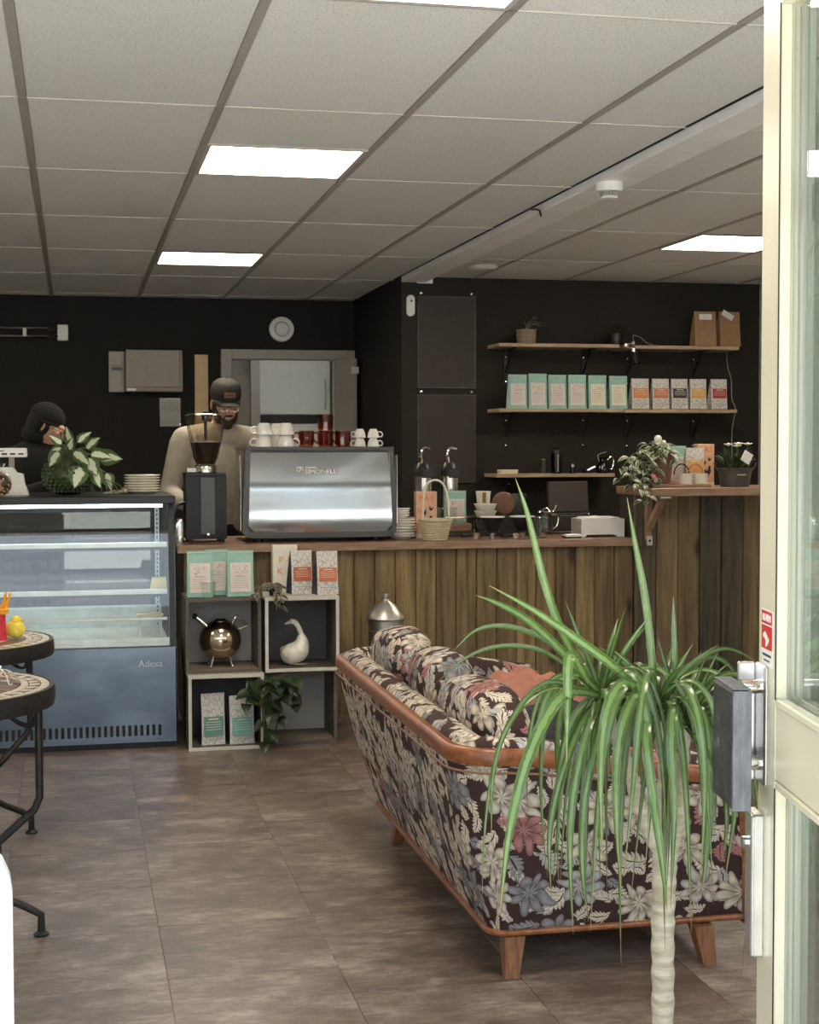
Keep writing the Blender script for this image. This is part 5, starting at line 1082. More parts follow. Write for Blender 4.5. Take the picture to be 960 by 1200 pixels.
# =================================================================== MOSAIC TABLES
def table(lab, cx, cy, rot, r=.34, z=.727):
    t = thing('mosaic_table', lab, 'table', (cx, cy, 0), rot)
    MB().lathe([(0, z-.03), (r-.01, z-.03), (r-.006, z-.003), (0, z-.003)], (0, 0, 0), 48).build('top_slab', M['grout'], t)
    MB().lathe([(r-.012, z-.052), (r, z-.052), (r+.003, z-.03), (r, z+.001), (r-.010, z+.002), (r-.012, z-.003)], (0, 0, 0), 56).build('iron_rim', M['iron'], t)
    for (ra, rb_, n, mt, sk) in ((r-.036, r-.014, 40, 'tile_cream', 0), (r-.068, r-.040, 34, 'tile_dark', .4), (r-.092, r-.072, 36, 'tile_cream', 0), (r-.15, r-.096, 22, 'tile_brown', 0), (r-.175, r-.154, 26, 'tile_cream', 0), (r-.24, r-.18, 14, 'tile_dark', 0), (.02, r-.245, 9, 'tile_cream', 0)):
        da = 2*PI/n
        def seg(rr0, rr1, a0, a1, hgt, mt=mt):
            return MB().add([(rr*math.cos(a), rr*math.sin(a), zz) for zz in (z-.004, z+hgt) for rr, a in ((rr0, a0), (rr1, a0), (rr1, a1), (rr0, a1))], [(3, 2, 1, 0), (4, 5, 6, 7), (0, 1, 5, 4), (1, 2, 6, 5), (2, 3, 7, 6), (3, 0, 4, 7)])
        gap = .0022/ra
        me = seg(ra, rb_, gap, da-gap, .001).mesh('mosaic_tile', M[mt], 0)
        if sk:   # alternating dark and cream wedges
            v = [(ra, gap), (rb_, gap), (rb_, da*.5)]; w = [(ra, da*.1+gap), (rb_, da*.6), (rb_, da-gap), (ra, da-gap)]
            me = MB().add([(q*math.cos(a), q*math.sin(a), zz) for zz in (z-.004, z+.001) for q, a in v], [(2, 1, 0), (3, 4, 5), (0, 1, 4, 3), (1, 2, 5, 4), (2, 0, 3, 5)]).mesh('mosaic_tile', M['tile_dark'], 0)
            me2 = MB().add([(q*math.cos(a), q*math.sin(a), zz) for zz in (z-.004, z+.001) for q, a in w], [(3, 2, 1, 0), (4, 5, 6, 7), (0, 1, 5, 4), (1, 2, 6, 5), (2, 3, 7, 6), (3, 0, 4, 7)]).mesh('mosaic_tile', M['tile_cream'], 0)
        for i in range(n):
            inst('mosaic_tile', me, t, rot=(0, 0, da*i))
            if sk: inst('mosaic_tile', me2, t, rot=(0, 0, da*i))
    lr = r-.045
    for i in range(4):
        a = PI/2*i; d = Vector((math.cos(a), math.sin(a), 0)); q = lambda x, h: d*x+Vector((0, 0, h))
        MB().tube([q(lr, z-.035), q(lr, .40), q(lr-.015, .365)]+smoothpath([q(lr-.09, .30), q(lr-.155, .24), q(lr-.17, .19), q(lr-.13, .135), q(lr-.04, .085)], 4)+[q(lr, .06), q(lr, .012)], .0115, 10).build('leg', M['iron'], t)
        MB().lathe([(0, 0), (.022, 0), (.022, .006), (.014, .012), (0, .012)], q(lr, 0), 14).build('foot_cap', M['iron'], t)
        MB().tube(smoothpath([q(lr, z-.07), q(lr-.02, z-.12), q(lr-.07, z-.10), q(lr-.11, z-.045), q(lr-.13, z-.035)], 4), .007, 8).build('scroll', M['iron'], t)
    MB().tube([(.13*math.cos(2*PI*i/24), .13*math.sin(2*PI*i/24), .205) for i in range(24)], .007, 8, True).build('ring_brace', M['iron'], t)
    return t
table('nearer round iron mosaic table at the left edge', -.402, 4.42, 0.05); table('farther round iron mosaic table carrying the red crowned toy', -.418, 5.48, .55)
p = atz(6, 735, .728); t = thing('crowned_toy', 'red toy figure with spiky orange crown on the farther mosaic table', 'toy', (p.x-.005, 5.45, .729))
MB().lathe([(0, 0), (.028, 0), (.026, .05), (.024, .095), (0, .097)], (0, 0, 0), 20).build('red_body', M['toyred'], t)
cr = MB().lathe([(.026, .090), (.034, .092), (.036, .108), (.026, .120), (0, .122)], (0, 0, 0), 20).build('crown', M['toyorange'], t)
for i in range(7): a = 2*PI*i/7; MB().tube([(.026*math.cos(a), .026*math.sin(a), .112), (.040*math.cos(a), .040*math.sin(a), .158)], [.008, .003], 8).ball((.041*math.cos(a), .041*math.sin(a), .160), .005, 8).build('crown_spike', M['toyorange'], cr)
t = thing('yellow_chick', 'fluffy yellow ball chick beside the red crowned toy', 'toy', (p.x+.05, 5.49, .729)); MB().ball((0, 0, .032), (.034, .03, .032), 16).ball((.004, 0, .062), (.02, .02, .018), 12).build('body', M['toyyellow'], t); MB().tube([(.02, -.005, .062), (.034, -.008, .06)], [.005, .001], 6).build('beak', M['toyorange'], t)
p = atz(5, 800, .728); t = thing('wire_ornament', 'silvery twisted wire ornament on the nearer mosaic table', 'ornament', (p.x-.01, 4.42, .729))
m = MB()
for i in range(6): a = i*PI/3; m.tube(smoothpath([(0, 0, .045), (.03*math.cos(a), .03*math.sin(a), .035), (.055*math.cos(a), .05*math.sin(a), .006), (.04*math.cos(a+.5), .04*math.sin(a+.5), .004)]), .0022, 5)
m.build('wire_loops', M['alu'], t); MB().ball((0, 0, .046), .008, 10).build('bead', M['chrome'], t)

# =================================================================== SOFA
SO = Vector((1.38, 4.65, 0)); sofa = thing('sofa', 'vintage sofa in brown and cream botanical upholstery with polished wood rail, seen from behind', 'sofa', SO)
def upath(xf, xb, yn, yf, rc, nf=8, nc=9, nb=18):
    pts = [Vector((xf+(xb+rc-xf)*i/nf, yn, 0)) for i in range(nf)]
    for i in range(nc): a = -PI/2-PI/2*i/(nc-1); pts.append(Vector((xb+rc+rc*math.cos(a), yn+rc+rc*math.sin(a), 0)))
    for i in range(1, nb): pts.append(Vector((xb, yn+rc+(yf-yn-2*rc)*i/nb, 0)))
    for i in range(nc): a = PI-PI/2*i/(nc-1); pts.append(Vector((xb+rc+rc*math.cos(a), yf-rc+rc*math.sin(a), 0)))
    for i in range(1, nf+1): pts.append(Vector((xb+rc+(xf-xb-rc)*i/nf, yf, 0)))
    return [p-SO for p in pts]
ub = upath(1.77, 1.055, 3.80, 5.36, .05); ut = upath(1.70, .945, 3.715, 5.64, .13)
NU = len(ut)
def zt(i):   # arms slope down towards the front
    x = ut[i].x+SO.x; return .625-.085*max(0, (x-1.08)/.62)**1.2
nrm = []
for i in range(NU):
    a, b = ut[max(0, i-1)], ut[min(NU-1, i+1)]; t_ = (b-a).normalized(); nrm.append(Vector((t_.y, -t_.x, 0)))
    if nrm[-1].dot(Vector((1.45, 4.65, 0))-SO-ut[i]) < 0: nrm[-1] *= -1
arc = [0]
for i in range(1, NU): arc.append(arc[-1]+(ut[i]-ut[i-1]).length)
prof = []   # (t between foot and rail, inward offset, z relative)
rows, uvs = [], []
for i in range(NU):
    z1 = zt(i); r, u = [], []
    for q in range(9):
        t_ = q/8; p = ub[i].lerp(ut[i], t_) - nrm[i]*.012*math.sin(PI*t_); p.z = .128+(z1-.055-.128)*t_; r.append(p); u.append((arc[i], p.z))
    for off, dz in ((.010, -.03), (.018, .0), (.026, .012), (.055, .022), (.085, .014), (.103, -.02), (.115, -.08)):
        p = ut[i]+nrm[i]*off; p.z = z1+dz; r.append(p); u.append((arc[i], z1+off+.05+(-dz if off > .1 else 0)))
    for q in (.5, 1.0):
        p = (ut[i]+nrm[i]*.115).lerp(ub[i]+nrm[i]*.07, q); p.z = z1-.08+(.30-z1+.08)*q; r.append(p); u.append((arc[i], z1+.28+.2*q))
    rows.append(r); uvs.append(u)
MB().grid(rows, False, uvs).build('upholstery', M['fabric'], sofa, smooth=60)
def sweep(path, zs, section, mat, name):
    rr = []
    for i in range(NU): rr.append([path[i]+nrm[i]*a+Vector((0, 0, zs(i)+b)) for a, b in section])
    m = MB(); m.grid(rr, True); m.add(rr[0], [tuple(range(len(section)))]); m.add(rr[-1], [tuple(reversed(range(len(section))))]); return m.build(name, M[mat], sofa, smooth=50)
sweep(ut, zt, [(-.007, -.043), (-.010, -.036), (-.010, -.010), (-.006, -.002), (.0, 0), (.016, 0), (.020, -.006), (.020, -.043)], 'redwood', 'top_rail')
sweep(ub, lambda i: .128, [(-.006, -.016), (-.010, -.012), (-.010, -.004), (-.006, 0), (.03, 0), (.03, -.016)], 'redwood', 'bottom_rail')
for s, i in ((1, 0), (-1, NU-1)):   # wooden arm fronts and a piped welt
    a, b = ub[i], ut[i]; z1 = zt(i); y = s
    m = MB(); vs = []
    for p, z in ((a, .10), (b, z1)):
        for dx in (-.004, .022):
            for dy in (-.016*s, .10*s): vs.append((p.x+dx, p.y+dy, z))
    m.add(vs, [(0, 1, 3, 2), (4, 6, 7, 5), (0, 4, 5, 1), (2, 3, 7, 6), (0, 2, 6, 4), (1, 5, 7, 3)]); m.build('arm_post', M['redwood'], sofa)
rr = [ub[i].lerp(ut[i], .985)-nrm[i]*.012+Vector((0, 0, zt(i)-.060)) for i in range(NU)]; MB().tube(rr, .0035, 6).build('piping', M['rust'], sofa)
MB().box((1.10-SO.x, 3.90-SO.y, .125), (1.765-SO.x, 5.30-SO.y, .26), .01).build('seat_base', M['fabric'], sofa, boxuv=True)
def cushion(name, c, r, e=.55, rot=(0, 0, 0), mat='fabric', parent=None, dent=0.0):
    rows, n, k = [], 16, 28; sg = lambda v, p: math.copysign(abs(v)**p, v); mm = Euler(rot).to_matrix(); uu = []
    for j in range(n+1):
        a = -PI/2+PI*j/n; row = []
        for i in range(k+1):
            b = 2*PI*i/k; p = Vector((r[0]*sg(math.cos(a), e)*sg(math.cos(b), e), r[1]*sg(math.cos(a), e)*sg(math.sin(b), e), r[2]*sg(math.sin(a), e)))
            f = 1+.035*math.sin(9*p.y+3*p.z*7)+dent*math.sin(17*p.y+2); row.append(mm @ Vector((p.x*f, p.y, p.z*f))+Vector(c))
        rows.append(row)
    m = MB(); m.grid(rows); return m.build(name, M[mat], parent, smooth=70, boxuv=True)
for i in range(2): cushion('seat_cushion', (1.44-SO.x, 4.25+.70*i-SO.y, .315), (.335, .345, .075), .35, parent=sofa)
for i, (y, x, z, rz) in enumerate(((5.20, 1.135, .585, .02), (4.68, 1.15, .575, -.03), (4.17, 1.145, .555, .05))): cushion('back_cushion', (x-SO.x, y-SO.y, z), (.088, .285, .185), .62, (.03*(i-1), -.20, rz), parent=sofa, dent=.02)
def sofaleg(x, y, sx, sy):
    m = MB(); vs = []
    for z, h, o in ((.108, .028, 0), (.0, .018, .035)):
        for a, b in ((-1, -1), (1, -1), (1, 1), (-1, 1)): vs.append((x-SO.x+a*h+sx*o, y-SO.y+b*h+sy*o, z))
    l = m.add(vs, [(0, 1, 2, 3), (7, 6, 5, 4), (0, 4, 5, 1), (1, 5, 6, 2), (2, 6, 7, 3), (3, 7, 4, 0)]).build('leg', M['legwood'], sofa)
    MB().box((x-SO.x+sx*.035-.012, y-SO.y+sy*.035-.012, -.0), (x-SO.x+sx*.035+.012, y-SO.y+sy*.035+.012, .006)).build('glide', M['alu'], l)
sofaleg(1.12, 3.83, -.3, -.6); sofaleg(1.64, 3.80, .5, -.3); sofaleg(1.115, 5.17, -.6, .5); sofaleg(1.66, 5.25, .5, .5)
# cloths left on the seat
from mathutils import noise as mn
def heap(name, lab, cat, c, rx, ry, h, mat, seed, rz=0, fold=.35):
    t = thing(name, lab, cat, c, rz); rows = []; n = 30
    for j in range(n+1):
        row = []
        for i in range(n+1):
            u, v = -1+2*i/n, -1+2*j/n; e = max(0, 1-(abs(u)**3.2+abs(v)**3.2))**.5
            f = mn.noise(Vector((u*1.6+seed, v*1.6, seed)))*.5+abs(mn.noise(Vector((u*2.2+v*1.5+seed, v*4.2-u*1.2, 3+seed))))*1.2
            row.append(Vector((u*rx*(1+.06*mn.noise(Vector((v*3, seed, 0)))), v*ry*(1+.06*mn.noise(Vector((u*3, seed, 5)))), .006+h*e*(.62+fold*f))))
        rows.append(row)
    m = MB(); m.grid(rows); m.grid([[Vector((p.x, p.y, .0)) for p in r] for r in rows]); o = m.build('cloth', M[mat], t, smooth=80)
    ed = [rows[0][i] for i in range(n+1)]+[rows[i][n] for i in range(1, n+1)]+[rows[n][i] for i in range(n-1, -1, -1)]+[rows[i][0] for i in range(n-1, 0, -1)]
    MB().tube([Vector((p.x, p.y, .005)) for p in ed], .006, 6, True).build('hem', M[mat], t); return t
heap('salmon_blanket', 'crumpled salmon pink cloth lying on the sofa seat', 'blanket', (1.53, 5.06, .393), .22, .22, .31, 'salmon', 1.3, .1, .16)
heap('navy_blanket', 'dark navy cloth heaped on the near half of the sofa seat', 'blanket', (1.45, 4.38, .393), .23, .38, .30, 'navy', 4.1, 0, .10)
t = thing('throw_cushion', 'grey patterned small cushion against the near sofa arm behind the plant', 'cushion', (1.56, 3.925, .47)); cushion('cover', (0, 0, 0), (.16, .055, .085), .5, (.15, 0, .1), parent=t); MB().tube([(.158*math.cos(2*PI*i/28), .0+.02*math.cos(2*PI*i/28), .083*math.sin(2*PI*i/28)) for i in range(28)], .004, 6, True).build('piping', M['rust'], t)

# =================================================================== DRACAENA IN FRONT
DY0 = 2.95; dp = thing('dracaena', 'tall dracaena with arching striped leaves and pale forked trunk in front of the sofa', 'plant', (1.19, DY0, 0)); DO = Vector((1.19, DY0, 0))
MB().lathe([(0, 0), (.10, 0), (.125, .11), (.128, .11), (.13, .125), (.118, .125), (.115, .10), (0, .10)], (0, 0, 0), 32).build('pot', M['zinc'], dp); MB().lathe([(0, .10), (.114, .102), (.06, .108), (0, .11)], (0, 0, 0), 24).build('soil', M['soil'], dp)
def P3(px, py, y): return aty(px, py, y)-DO
def trunk(pts, r0_, r1_, name='trunk'):
    pth = smoothpath(pts, 8); n = len(pth); rr = [r0_+(r1_-r0_)*i/(n-1)+.0016*math.sin(i*2.1) for i in range(n)]
    return MB().tube(pth, rr, 14).build(name, M['trunk'], dp, smooth=60)
trunk([Vector((.0, 0, .09)), P3(777, 1160, DY0), P3(777, 1080, DY0), P3(779, 1020, DY0), P3(780, 990, DY0)], .0225, .026)
cL, cM, cR = P3(705, 815, 2.95), P3(772, 832, 2.93), P3(803, 850, 2.97)
trunk([P3(780, 1010, DY0), P3(755, 960, DY0), P3(738, 905, DY0), P3(722, 865, DY0), cL], .017, .012, 'branch')
trunk([P3(780, 1010, DY0), P3(777, 950, DY0-.02), P3(779, 900, DY0-.02), cM], .017, .012, 'branch'); trunk([P3(782, 1010, DY0), P3(795, 960, DY0+.02), P3(799, 910, DY0+.02), cR], .017, .012, 'branch')
def dleaf(path, W, face, tone=1.0, n=16):
    p = smoothpath(path, max(2, n//max(1, len(path)-1))) if len(path) > 2 else bez(path, n); rows, us = [], []; N_ = len(p)-1
    tot = N_
    for i, q in enumerate(p):
        t = i/N_; tg = (p[min(i+1, N_)]-p[max(i-1, 0)]).normalized(); sd = tg.cross(face)
        if sd.length < .1: sd = tg.cross(Vector((1, 0, 0)))
        sd.normalize(); up = sd.cross(tg).normalized()
        w = W*.5*(.55+.45*min(1, t*5))*(1 if t < .45 else max(.04, 1-((t-.45)/.55)**1.7))
        rows.append([q-sd*w+up*w*.30, q-sd*w*.5+up*w*.10, q, q+sd*w*.5+up*w*.10, q+sd*w+up*w*.30]); us.append([(0, t), (.25, t), (.5, t), (.75, t), (1, t)])
    return MB().grid(rows, False, us).build('leaf', M['leaf_drac'], dp, smooth=70, color=(tone, tone, tone*.9))
FC = Vector((-.3, -1, .35))
HERO = [
 (((700, 812), (668, 760), (640, 690), (619, 605), (604, 560)), (2.95, 2.92, 2.9, 2.9, 2.9), .020, 1.5), (((768, 830), (764, 770), (756, 700), (745, 640), (735, 583)), (2.93,)*5, .020, 1.3), (((796, 850), (792, 800), (790, 740), (789, 698)), (2.96,)*4, .017, 1.1),
 (((768, 830), (730, 790), (680, 752), (625, 715), (573, 686)), (2.93, 2.9, 2.87, 2.85, 2.82), .024, 1.7), (((705, 815), (660, 765), (620, 728), (585, 708), (556, 697)), (2.95, 2.92, 2.9, 2.88, 2.86), .022, 1.45), (((703, 812), (650, 757), (600, 735), (560, 738), (530, 764)), (2.95, 2.96, 2.98, 3.0, 3.02), .014, 1.0),
 (((705, 812), (640, 765), (590, 757), (548, 770), (512, 800)), (2.95, 2.96, 2.98, 3.0, 3.0), .012, .9), (((803, 848), (835, 800), (862, 790), (885, 805), (908, 842)), (2.97, 2.85, 2.72, 2.6, 2.5), .018, .8), (((690, 800), (672, 770), (666, 778), (665, 830), (664, 893)), (2.93, 2.85, 2.82, 2.8, 2.8), .026, 1.7),
 (((706, 815), (660, 815), (622, 880), (598, 970), (586, 1072)), (2.95, 2.8, 2.74, 2.72, 2.72), .030, 1.4), (((706, 815), (640, 800), (596, 850), (578, 910), (576, 985)), (2.95, 2.9, 2.86, 2.85, 2.85), .014, 1.0),
 (((706, 815), (680, 850), (655, 920), (644, 980), (646, 1050)), (2.95, 2.85, 2.8, 2.78, 2.78), .020, .9), (((772, 832), (735, 800), (712, 830), (704, 900), (706, 1010)), (2.93, 2.8, 2.74, 2.72, 2.72), .026, 1.3), (((772, 832), (745, 815), (725, 870), (722, 950), (728, 1045)), (2.93, 2.8, 2.75, 2.73, 2.73), .024, 1.2),
 (((772, 832), (757, 850), (765, 930), (776, 1010), (782, 1068)), (2.93, 2.78, 2.72, 2.7, 2.7), .024, 1.2), (((803, 850), (790, 830), (787, 880), (790, 950), (786, 1065)), (2.97, 2.82, 2.76, 2.74, 2.74), .025, 1.1), (((803, 850), (838, 835), (858, 880), (862, 940), (850, 1030)), (2.97, 2.88, 2.84, 2.83, 2.83), .024, .9),
 (((803, 850), (830, 850), (845, 900), (852, 960), (846, 1010)), (2.97, 2.92, 2.9, 2.9, 2.9), .020, .85), (((803, 850), (825, 880), (832, 940), (828, 1000), (822, 1050)), (2.97, 2.85, 2.82, 2.8, 2.8), .024, 1.0), (((706, 815), (690, 850), (672, 930), (668, 1000), (672, 1095)), (2.95, 2.82, 2.77, 2.75, 2.75), .022, 1.0),
 (((706, 815), (702, 860), (686, 930), (682, 1010), (690, 1080)), (2.95, 2.83, 2.78, 2.76, 2.76), .022, .95), (((772, 832), (800, 790), (838, 770), (868, 800), (880, 860)), (2.93, 2.98, 3.02, 3.05, 3.06), .016, .7), (((772, 832), (810, 780), (850, 760), (888, 775)), (2.93, 2.95, 3.0, 3.04), .014, .7)]
for pts, ys, w, tn in HERO: dleaf([P3(a, b, y) for (a, b), y in zip(pts, ys)], w*.80, FC, tn)
rnd = random.Random(11)
for c, n, bias in ((cL, 15, -.2), (cM, 24, .0), (cR, 21, .45)):
    for i in range(n):
        a = i*2.39996+rnd.uniform(-.3, .3); d = Vector((math.cos(a)+bias*.4, math.sin(a)-.15, 0)).normalized(); R = rnd.uniform(.09, .24); up = rnd.uniform(.02, .12); dr = rnd.uniform(.10, .50)
        b = c+Vector((rnd.uniform(-.008, .008), rnd.uniform(-.008, .008), rnd.uniform(-.03, .02)))
        dleaf(bez([b, b+d*R*.5+Vector((0, 0, up*1.3)), b+d*R*1.15+Vector((0, 0, up*.9)), b+d*R*1.25+Vector((0, 0, -dr*.35)), b+d*R*1.2+Vector((rnd.uniform(-.03, .03), 0, -dr))], 14), rnd.uniform(.009, .018), (d*-.2+FC*.5+Vector((0, 0, .6))), rnd.uniform(.7, 1.3))
    for i in range(6):
        a = i*2.4; d = Vector((math.cos(a), math.sin(a), 0)); dleaf(bez([c, c+d*.03+Vector((0, 0, .08)), c+d*rnd.uniform(.06, .14)+Vector((0, 0, rnd.uniform(.10, .2)))], 8), .012, FC, rnd.uniform(.8, 1.2))

# =================================================================== OPEN ENTRANCE DOOR
LW = .92; latch = Vector((1.097, 2.31, 0)); dv = Vector((.187, .982, 0)).normalized(); hinge = latch-dv*LW
dn = struct(thing('door_2', 'cream glazed entrance door standing open on the right', 'door', hinge, math.atan2(dv.y, dv.x))); del dn['category']
TH = .055
def dbox(n, x0, z0, x1, z1, y0=-TH, y1=0.0, m='cream', par=dn, bev=.003, lab=None): return MB().box((x0, y0, z0), (x1, y1, z1), bev).build(n, M[m], par, label=lab)
ST = .105
dbox('stile', LW-ST, .01, LW, 2.22); dbox('stile', 0, .01, ST, 2.22); dbox('top_rail', ST, 2.09, LW-ST, 2.22); dbox('middle_rail', ST, .87, LW-ST, .99); dbox('bottom_rail', ST, .01, LW-ST, .18)
for z0, z1 in ((.99, 2.09), (.18, .87)):
    p_ = MB().box((ST+.012, -.036, z0+.012), (LW-ST-.012, -.030, z1-.012)).box((ST+.012, -.024, z0+.012), (LW-ST-.012, -.018, z1-.012)).build('double_glazing', M['glass_door'], dn)
    b = MB()
    for y0, y1 in ((-.016, .004), (-.052, -.038)):
        for q in ((ST, z0, ST+.012, z1), (LW-ST-.012, z0, LW-ST, z1), (ST+.012, z0, LW-ST-.012, z0+.012), (ST+.012, z1-.012, LW-ST-.012, z1)): b.box((q[0], y0, q[1]), (q[2], y1, q[3]), .002)
    b.build('glazing_bead', M['cream'], dn)
    MB().box((LW-ST-.030, -.0295, z0+.018), (LW-ST-.018, -.0245, z1-.018)).box((ST+.018, -.0295, z0+.018), (ST+.03, -.0245, z1-.018)).build('spacer_bar', M['tin'], dn)
    for x in (LW-ST-.001, ): MB().box((x-.0140, .0035, z0+.01), (x-.0115, .0050, z1-.01)).build('seal', M['rubber'], dn)
MB().box((ST+.03, -.052, 1.745), (LW-ST-.03, -.041, 1.80), .002).build('glazing_bar', M['cream'], dn)
# slab pull handle on a bracket
hx = LW-.06
br = dbox('handle_bracket', hx-.005, .85, hx+.055, 1.045, .0, .008, 'alu'); MB().box((hx+.050, .008, .85), (hx+.06, .036, 1.045), .002).build('bracket_flange', M['alu'], br)
for z in (.885, 1.01): MB().cyl((hx+.018, .004, z), (hx+.018, .040, z), .012).build('standoff', M['chrome'], br)
sl = MB().box((hx-.05, .038, .82), (hx+.085, .070, 1.015), .006).build('pull_slab', M['slab'], dn, label='scuffed black slab pull handle'); MB().box((hx-.0515, .039, .822), (hx-.0495, .069, 1.013), .001).build('slab_end', M['slab_edge'], sl); MB().box((hx-.048, .040, 1.0145), (hx+.083, .068, 1.0162)).build('slab_top', M['slab_edge'], sl)
kp = dbox('guard_plate', LW-.045, .565, LW+.012, .80, .0, .018, 'alu'); MB().box((LW-.047, .016, .567), (LW-.035, .022, .798), .002).build('guard_lip', M['alu'], kp); MB().cyl((LW-.0, .010, .745), (LW-.0, .026, .745), .010).build('lock_cylinder', M['chrome'], kp)
# alarm sticker
st = MB().box((LW-.088, .0, 1.045), (LW-.022, .0012, 1.135)).build('sticker', M['stickwhite'], dn, label='white and red alarm sticker'); MB().box((LW-.086, .0012, 1.072), (LW-.024, .0018, 1.133)).build('red_field', M['stickred'], st)
text('ALARM', .0165, M['stickwhite'], st, (LW-.055, .0022, 1.122), (PI/2, 0, PI), sx=.95); MB().box((LW-.086, .0018, 1.110), (LW-.024, .0022, 1.1125)).build('sticker_line', M['stickwhite'], st)
MB().prism([(LW-.070, 1.088), (LW-.046, 1.100), (LW-.040, 1.092), (LW-.062, 1.079)], .0018, .0024).prism([(LW-.058, 1.082), (LW-.052, 1.084), (LW-.048, 1.076), (LW-.056, 1.076)], .0018, .0024).prism([(LW-.040, 1.098), (LW-.034, 1.094), (LW-.037, 1.089), (LW-.043, 1.092)], .0018, .0024).build('camera_icon', M['stickwhite'], st)
MB().box((LW-.080, .0012, 1.060), (LW-.030, .0016, 1.064)).box((LW-.072, .0012, 1.052), (LW-.038, .0016, 1.0545)).build('small_print', M['navy_side'], st)
for z in (.35, 1.9): MB().cyl((-.008, .004, z-.05), (-.008, .004, z+.05), .009).build('hinge', M['alu'], dn)
# white rounded pavement board just inside the doorway, left
sb = thing('sign_board', 'blank white board with rounded corners at the lower left edge', 'sign board', (-.40, 2.20, 0)); sb.rotation_euler = (0, 0, 0)
def rr2(w, h, r, z0): return rrect(-w/2, w/2, z0, h, r, r)
MB().prism(rr2(.61, .865, .10, .06), 0, .018).build('board', M['bluewhite'], sb); ringprism(MB(), rr2(.614, .867, .10, .058), rr2(.58, .85, .085, .075), -.004, .022).build('edge_frame', M['bluewhite'], sb)
for s in (-1, 1): MB().box((s*.22-.02, -.12, 0), (s*.22+.02, .14, .02), .004).box((s*.22-.012, .0, .02), (s*.22+.012, .018, .065)).build('foot', M['alu'], sb)

# =================================================================== PEOPLE
def limb(m, pts, seg=14):     # tapered chain of (point, radius), balls at the joints
    for (a, ra), (b, rb_) in zip(pts, pts[1:]): m.cyl(a, b, ra, rb_, seg); 
    for a, ra in pts: m.ball(a, ra, seg)
    return m
def fuse(m, name, mats, parent, voxel, smooth=6, pick=None):
    o = bpy.data.objects.new('tmp', m.mesh('tmp', mats, 0)); COL.objects.link(o)
    r = o.modifiers.new('r', 'REMESH'); r.mode = 'VOXEL'; r.voxel_size = voxel
    q = o.modifiers.new('s', 'SMOOTH'); q.iterations = smooth; q.factor = .5
    me = bpy.data.meshes.new_from_object(o.evaluated_get(bpy.context.evaluated_depsgraph_get())); bpy.data.objects.remove(o)
    me.materials.clear(); [me.materials.append(x) for x in mats]
    me.polygons.foreach_set('use_smooth', [True]*len(me.polygons)); me.polygons.foreach_set('material_index', [0]*len(me.polygons))
    n = bpy.data.objects.new(name, me); COL.objects.link(n); n.parent = parent; return n
def head_parts(parent_m, c, rot):   # returns transform of head-local points; adds skull, jaw, nose, ears, lips to the body
    R = Euler(rot).to_matrix(); T = lambda p: R @ Vector(p)+Vector(c)
    m = parent_m
    def eb(p, r, rr=(0, 0, 0)):
        b = MB().ball((0, 0, 0), r, 16, rr); m.add([T(Vector(q)+Vector(p)) for q in b.v], b.f)
    eb((0, .012, .030), (.076, .094, .088)); eb((0, -.020, -.030), (.060, .070, .075)); eb((0, -.045, -.078), (.036, .034, .026)); eb((0, -.052, -.015), (.058, .040, .050))
    eb((0, -.082, .022), (.05, .016, .012)); eb((0, -.100, -.018), (.011, .020, .026), (-.35, 0, 0)); eb((0, -.106, -.030), (.017, .015, .011)); eb((0, -.088, -.058), (.024, .014, .008)); eb((0, -.086, -.068), (.020, .013, .007))
    for s in (-1, 1): eb((s*.077, .012, -.004), (.010, .022, .034), (0, 0, s*.35)); eb((s*.040, -.068, -.012), (.024, .022, .020))
    return T, R
def hand(m, wrist, d, up, side, curl=.9):
    d = Vector(d).normalized(); up = Vector(up); s_ = d.cross(up).normalized()*side; n = s_.cross(d).normalized()*side
    w = Vector(wrist); m.cyl(w, w+d*.05, .026, .036, 12); m.ball(w+d*.055, (.040, .040, .030), 12); fl = (.070, .080, .074, .058)
    for i in range(4):
        b = w+d*.085+s_*(.030-.020*i); p0 = b; dd = d.copy(); pts = [(w+d*.05+s_*(.024-.016*i), .011), (p0, .0105)]
        for q in range(3): dd = (dd-n*curl*.38).normalized(); p0 = p0+dd*fl[i]*(.42, .32, .26)[q]; pts.append((p0, .0095-.0009*q))
        limb(m, pts, 10)
    t0 = w+d*.025+s_*.03; t1 = t0+(d*.6+s_*.7-n*.3).normalized()*.042; limb(m, [(t0, .014), (t1, .0115), (t1+(d*.9-n*.5).normalized()*.032, .0095)], 10)
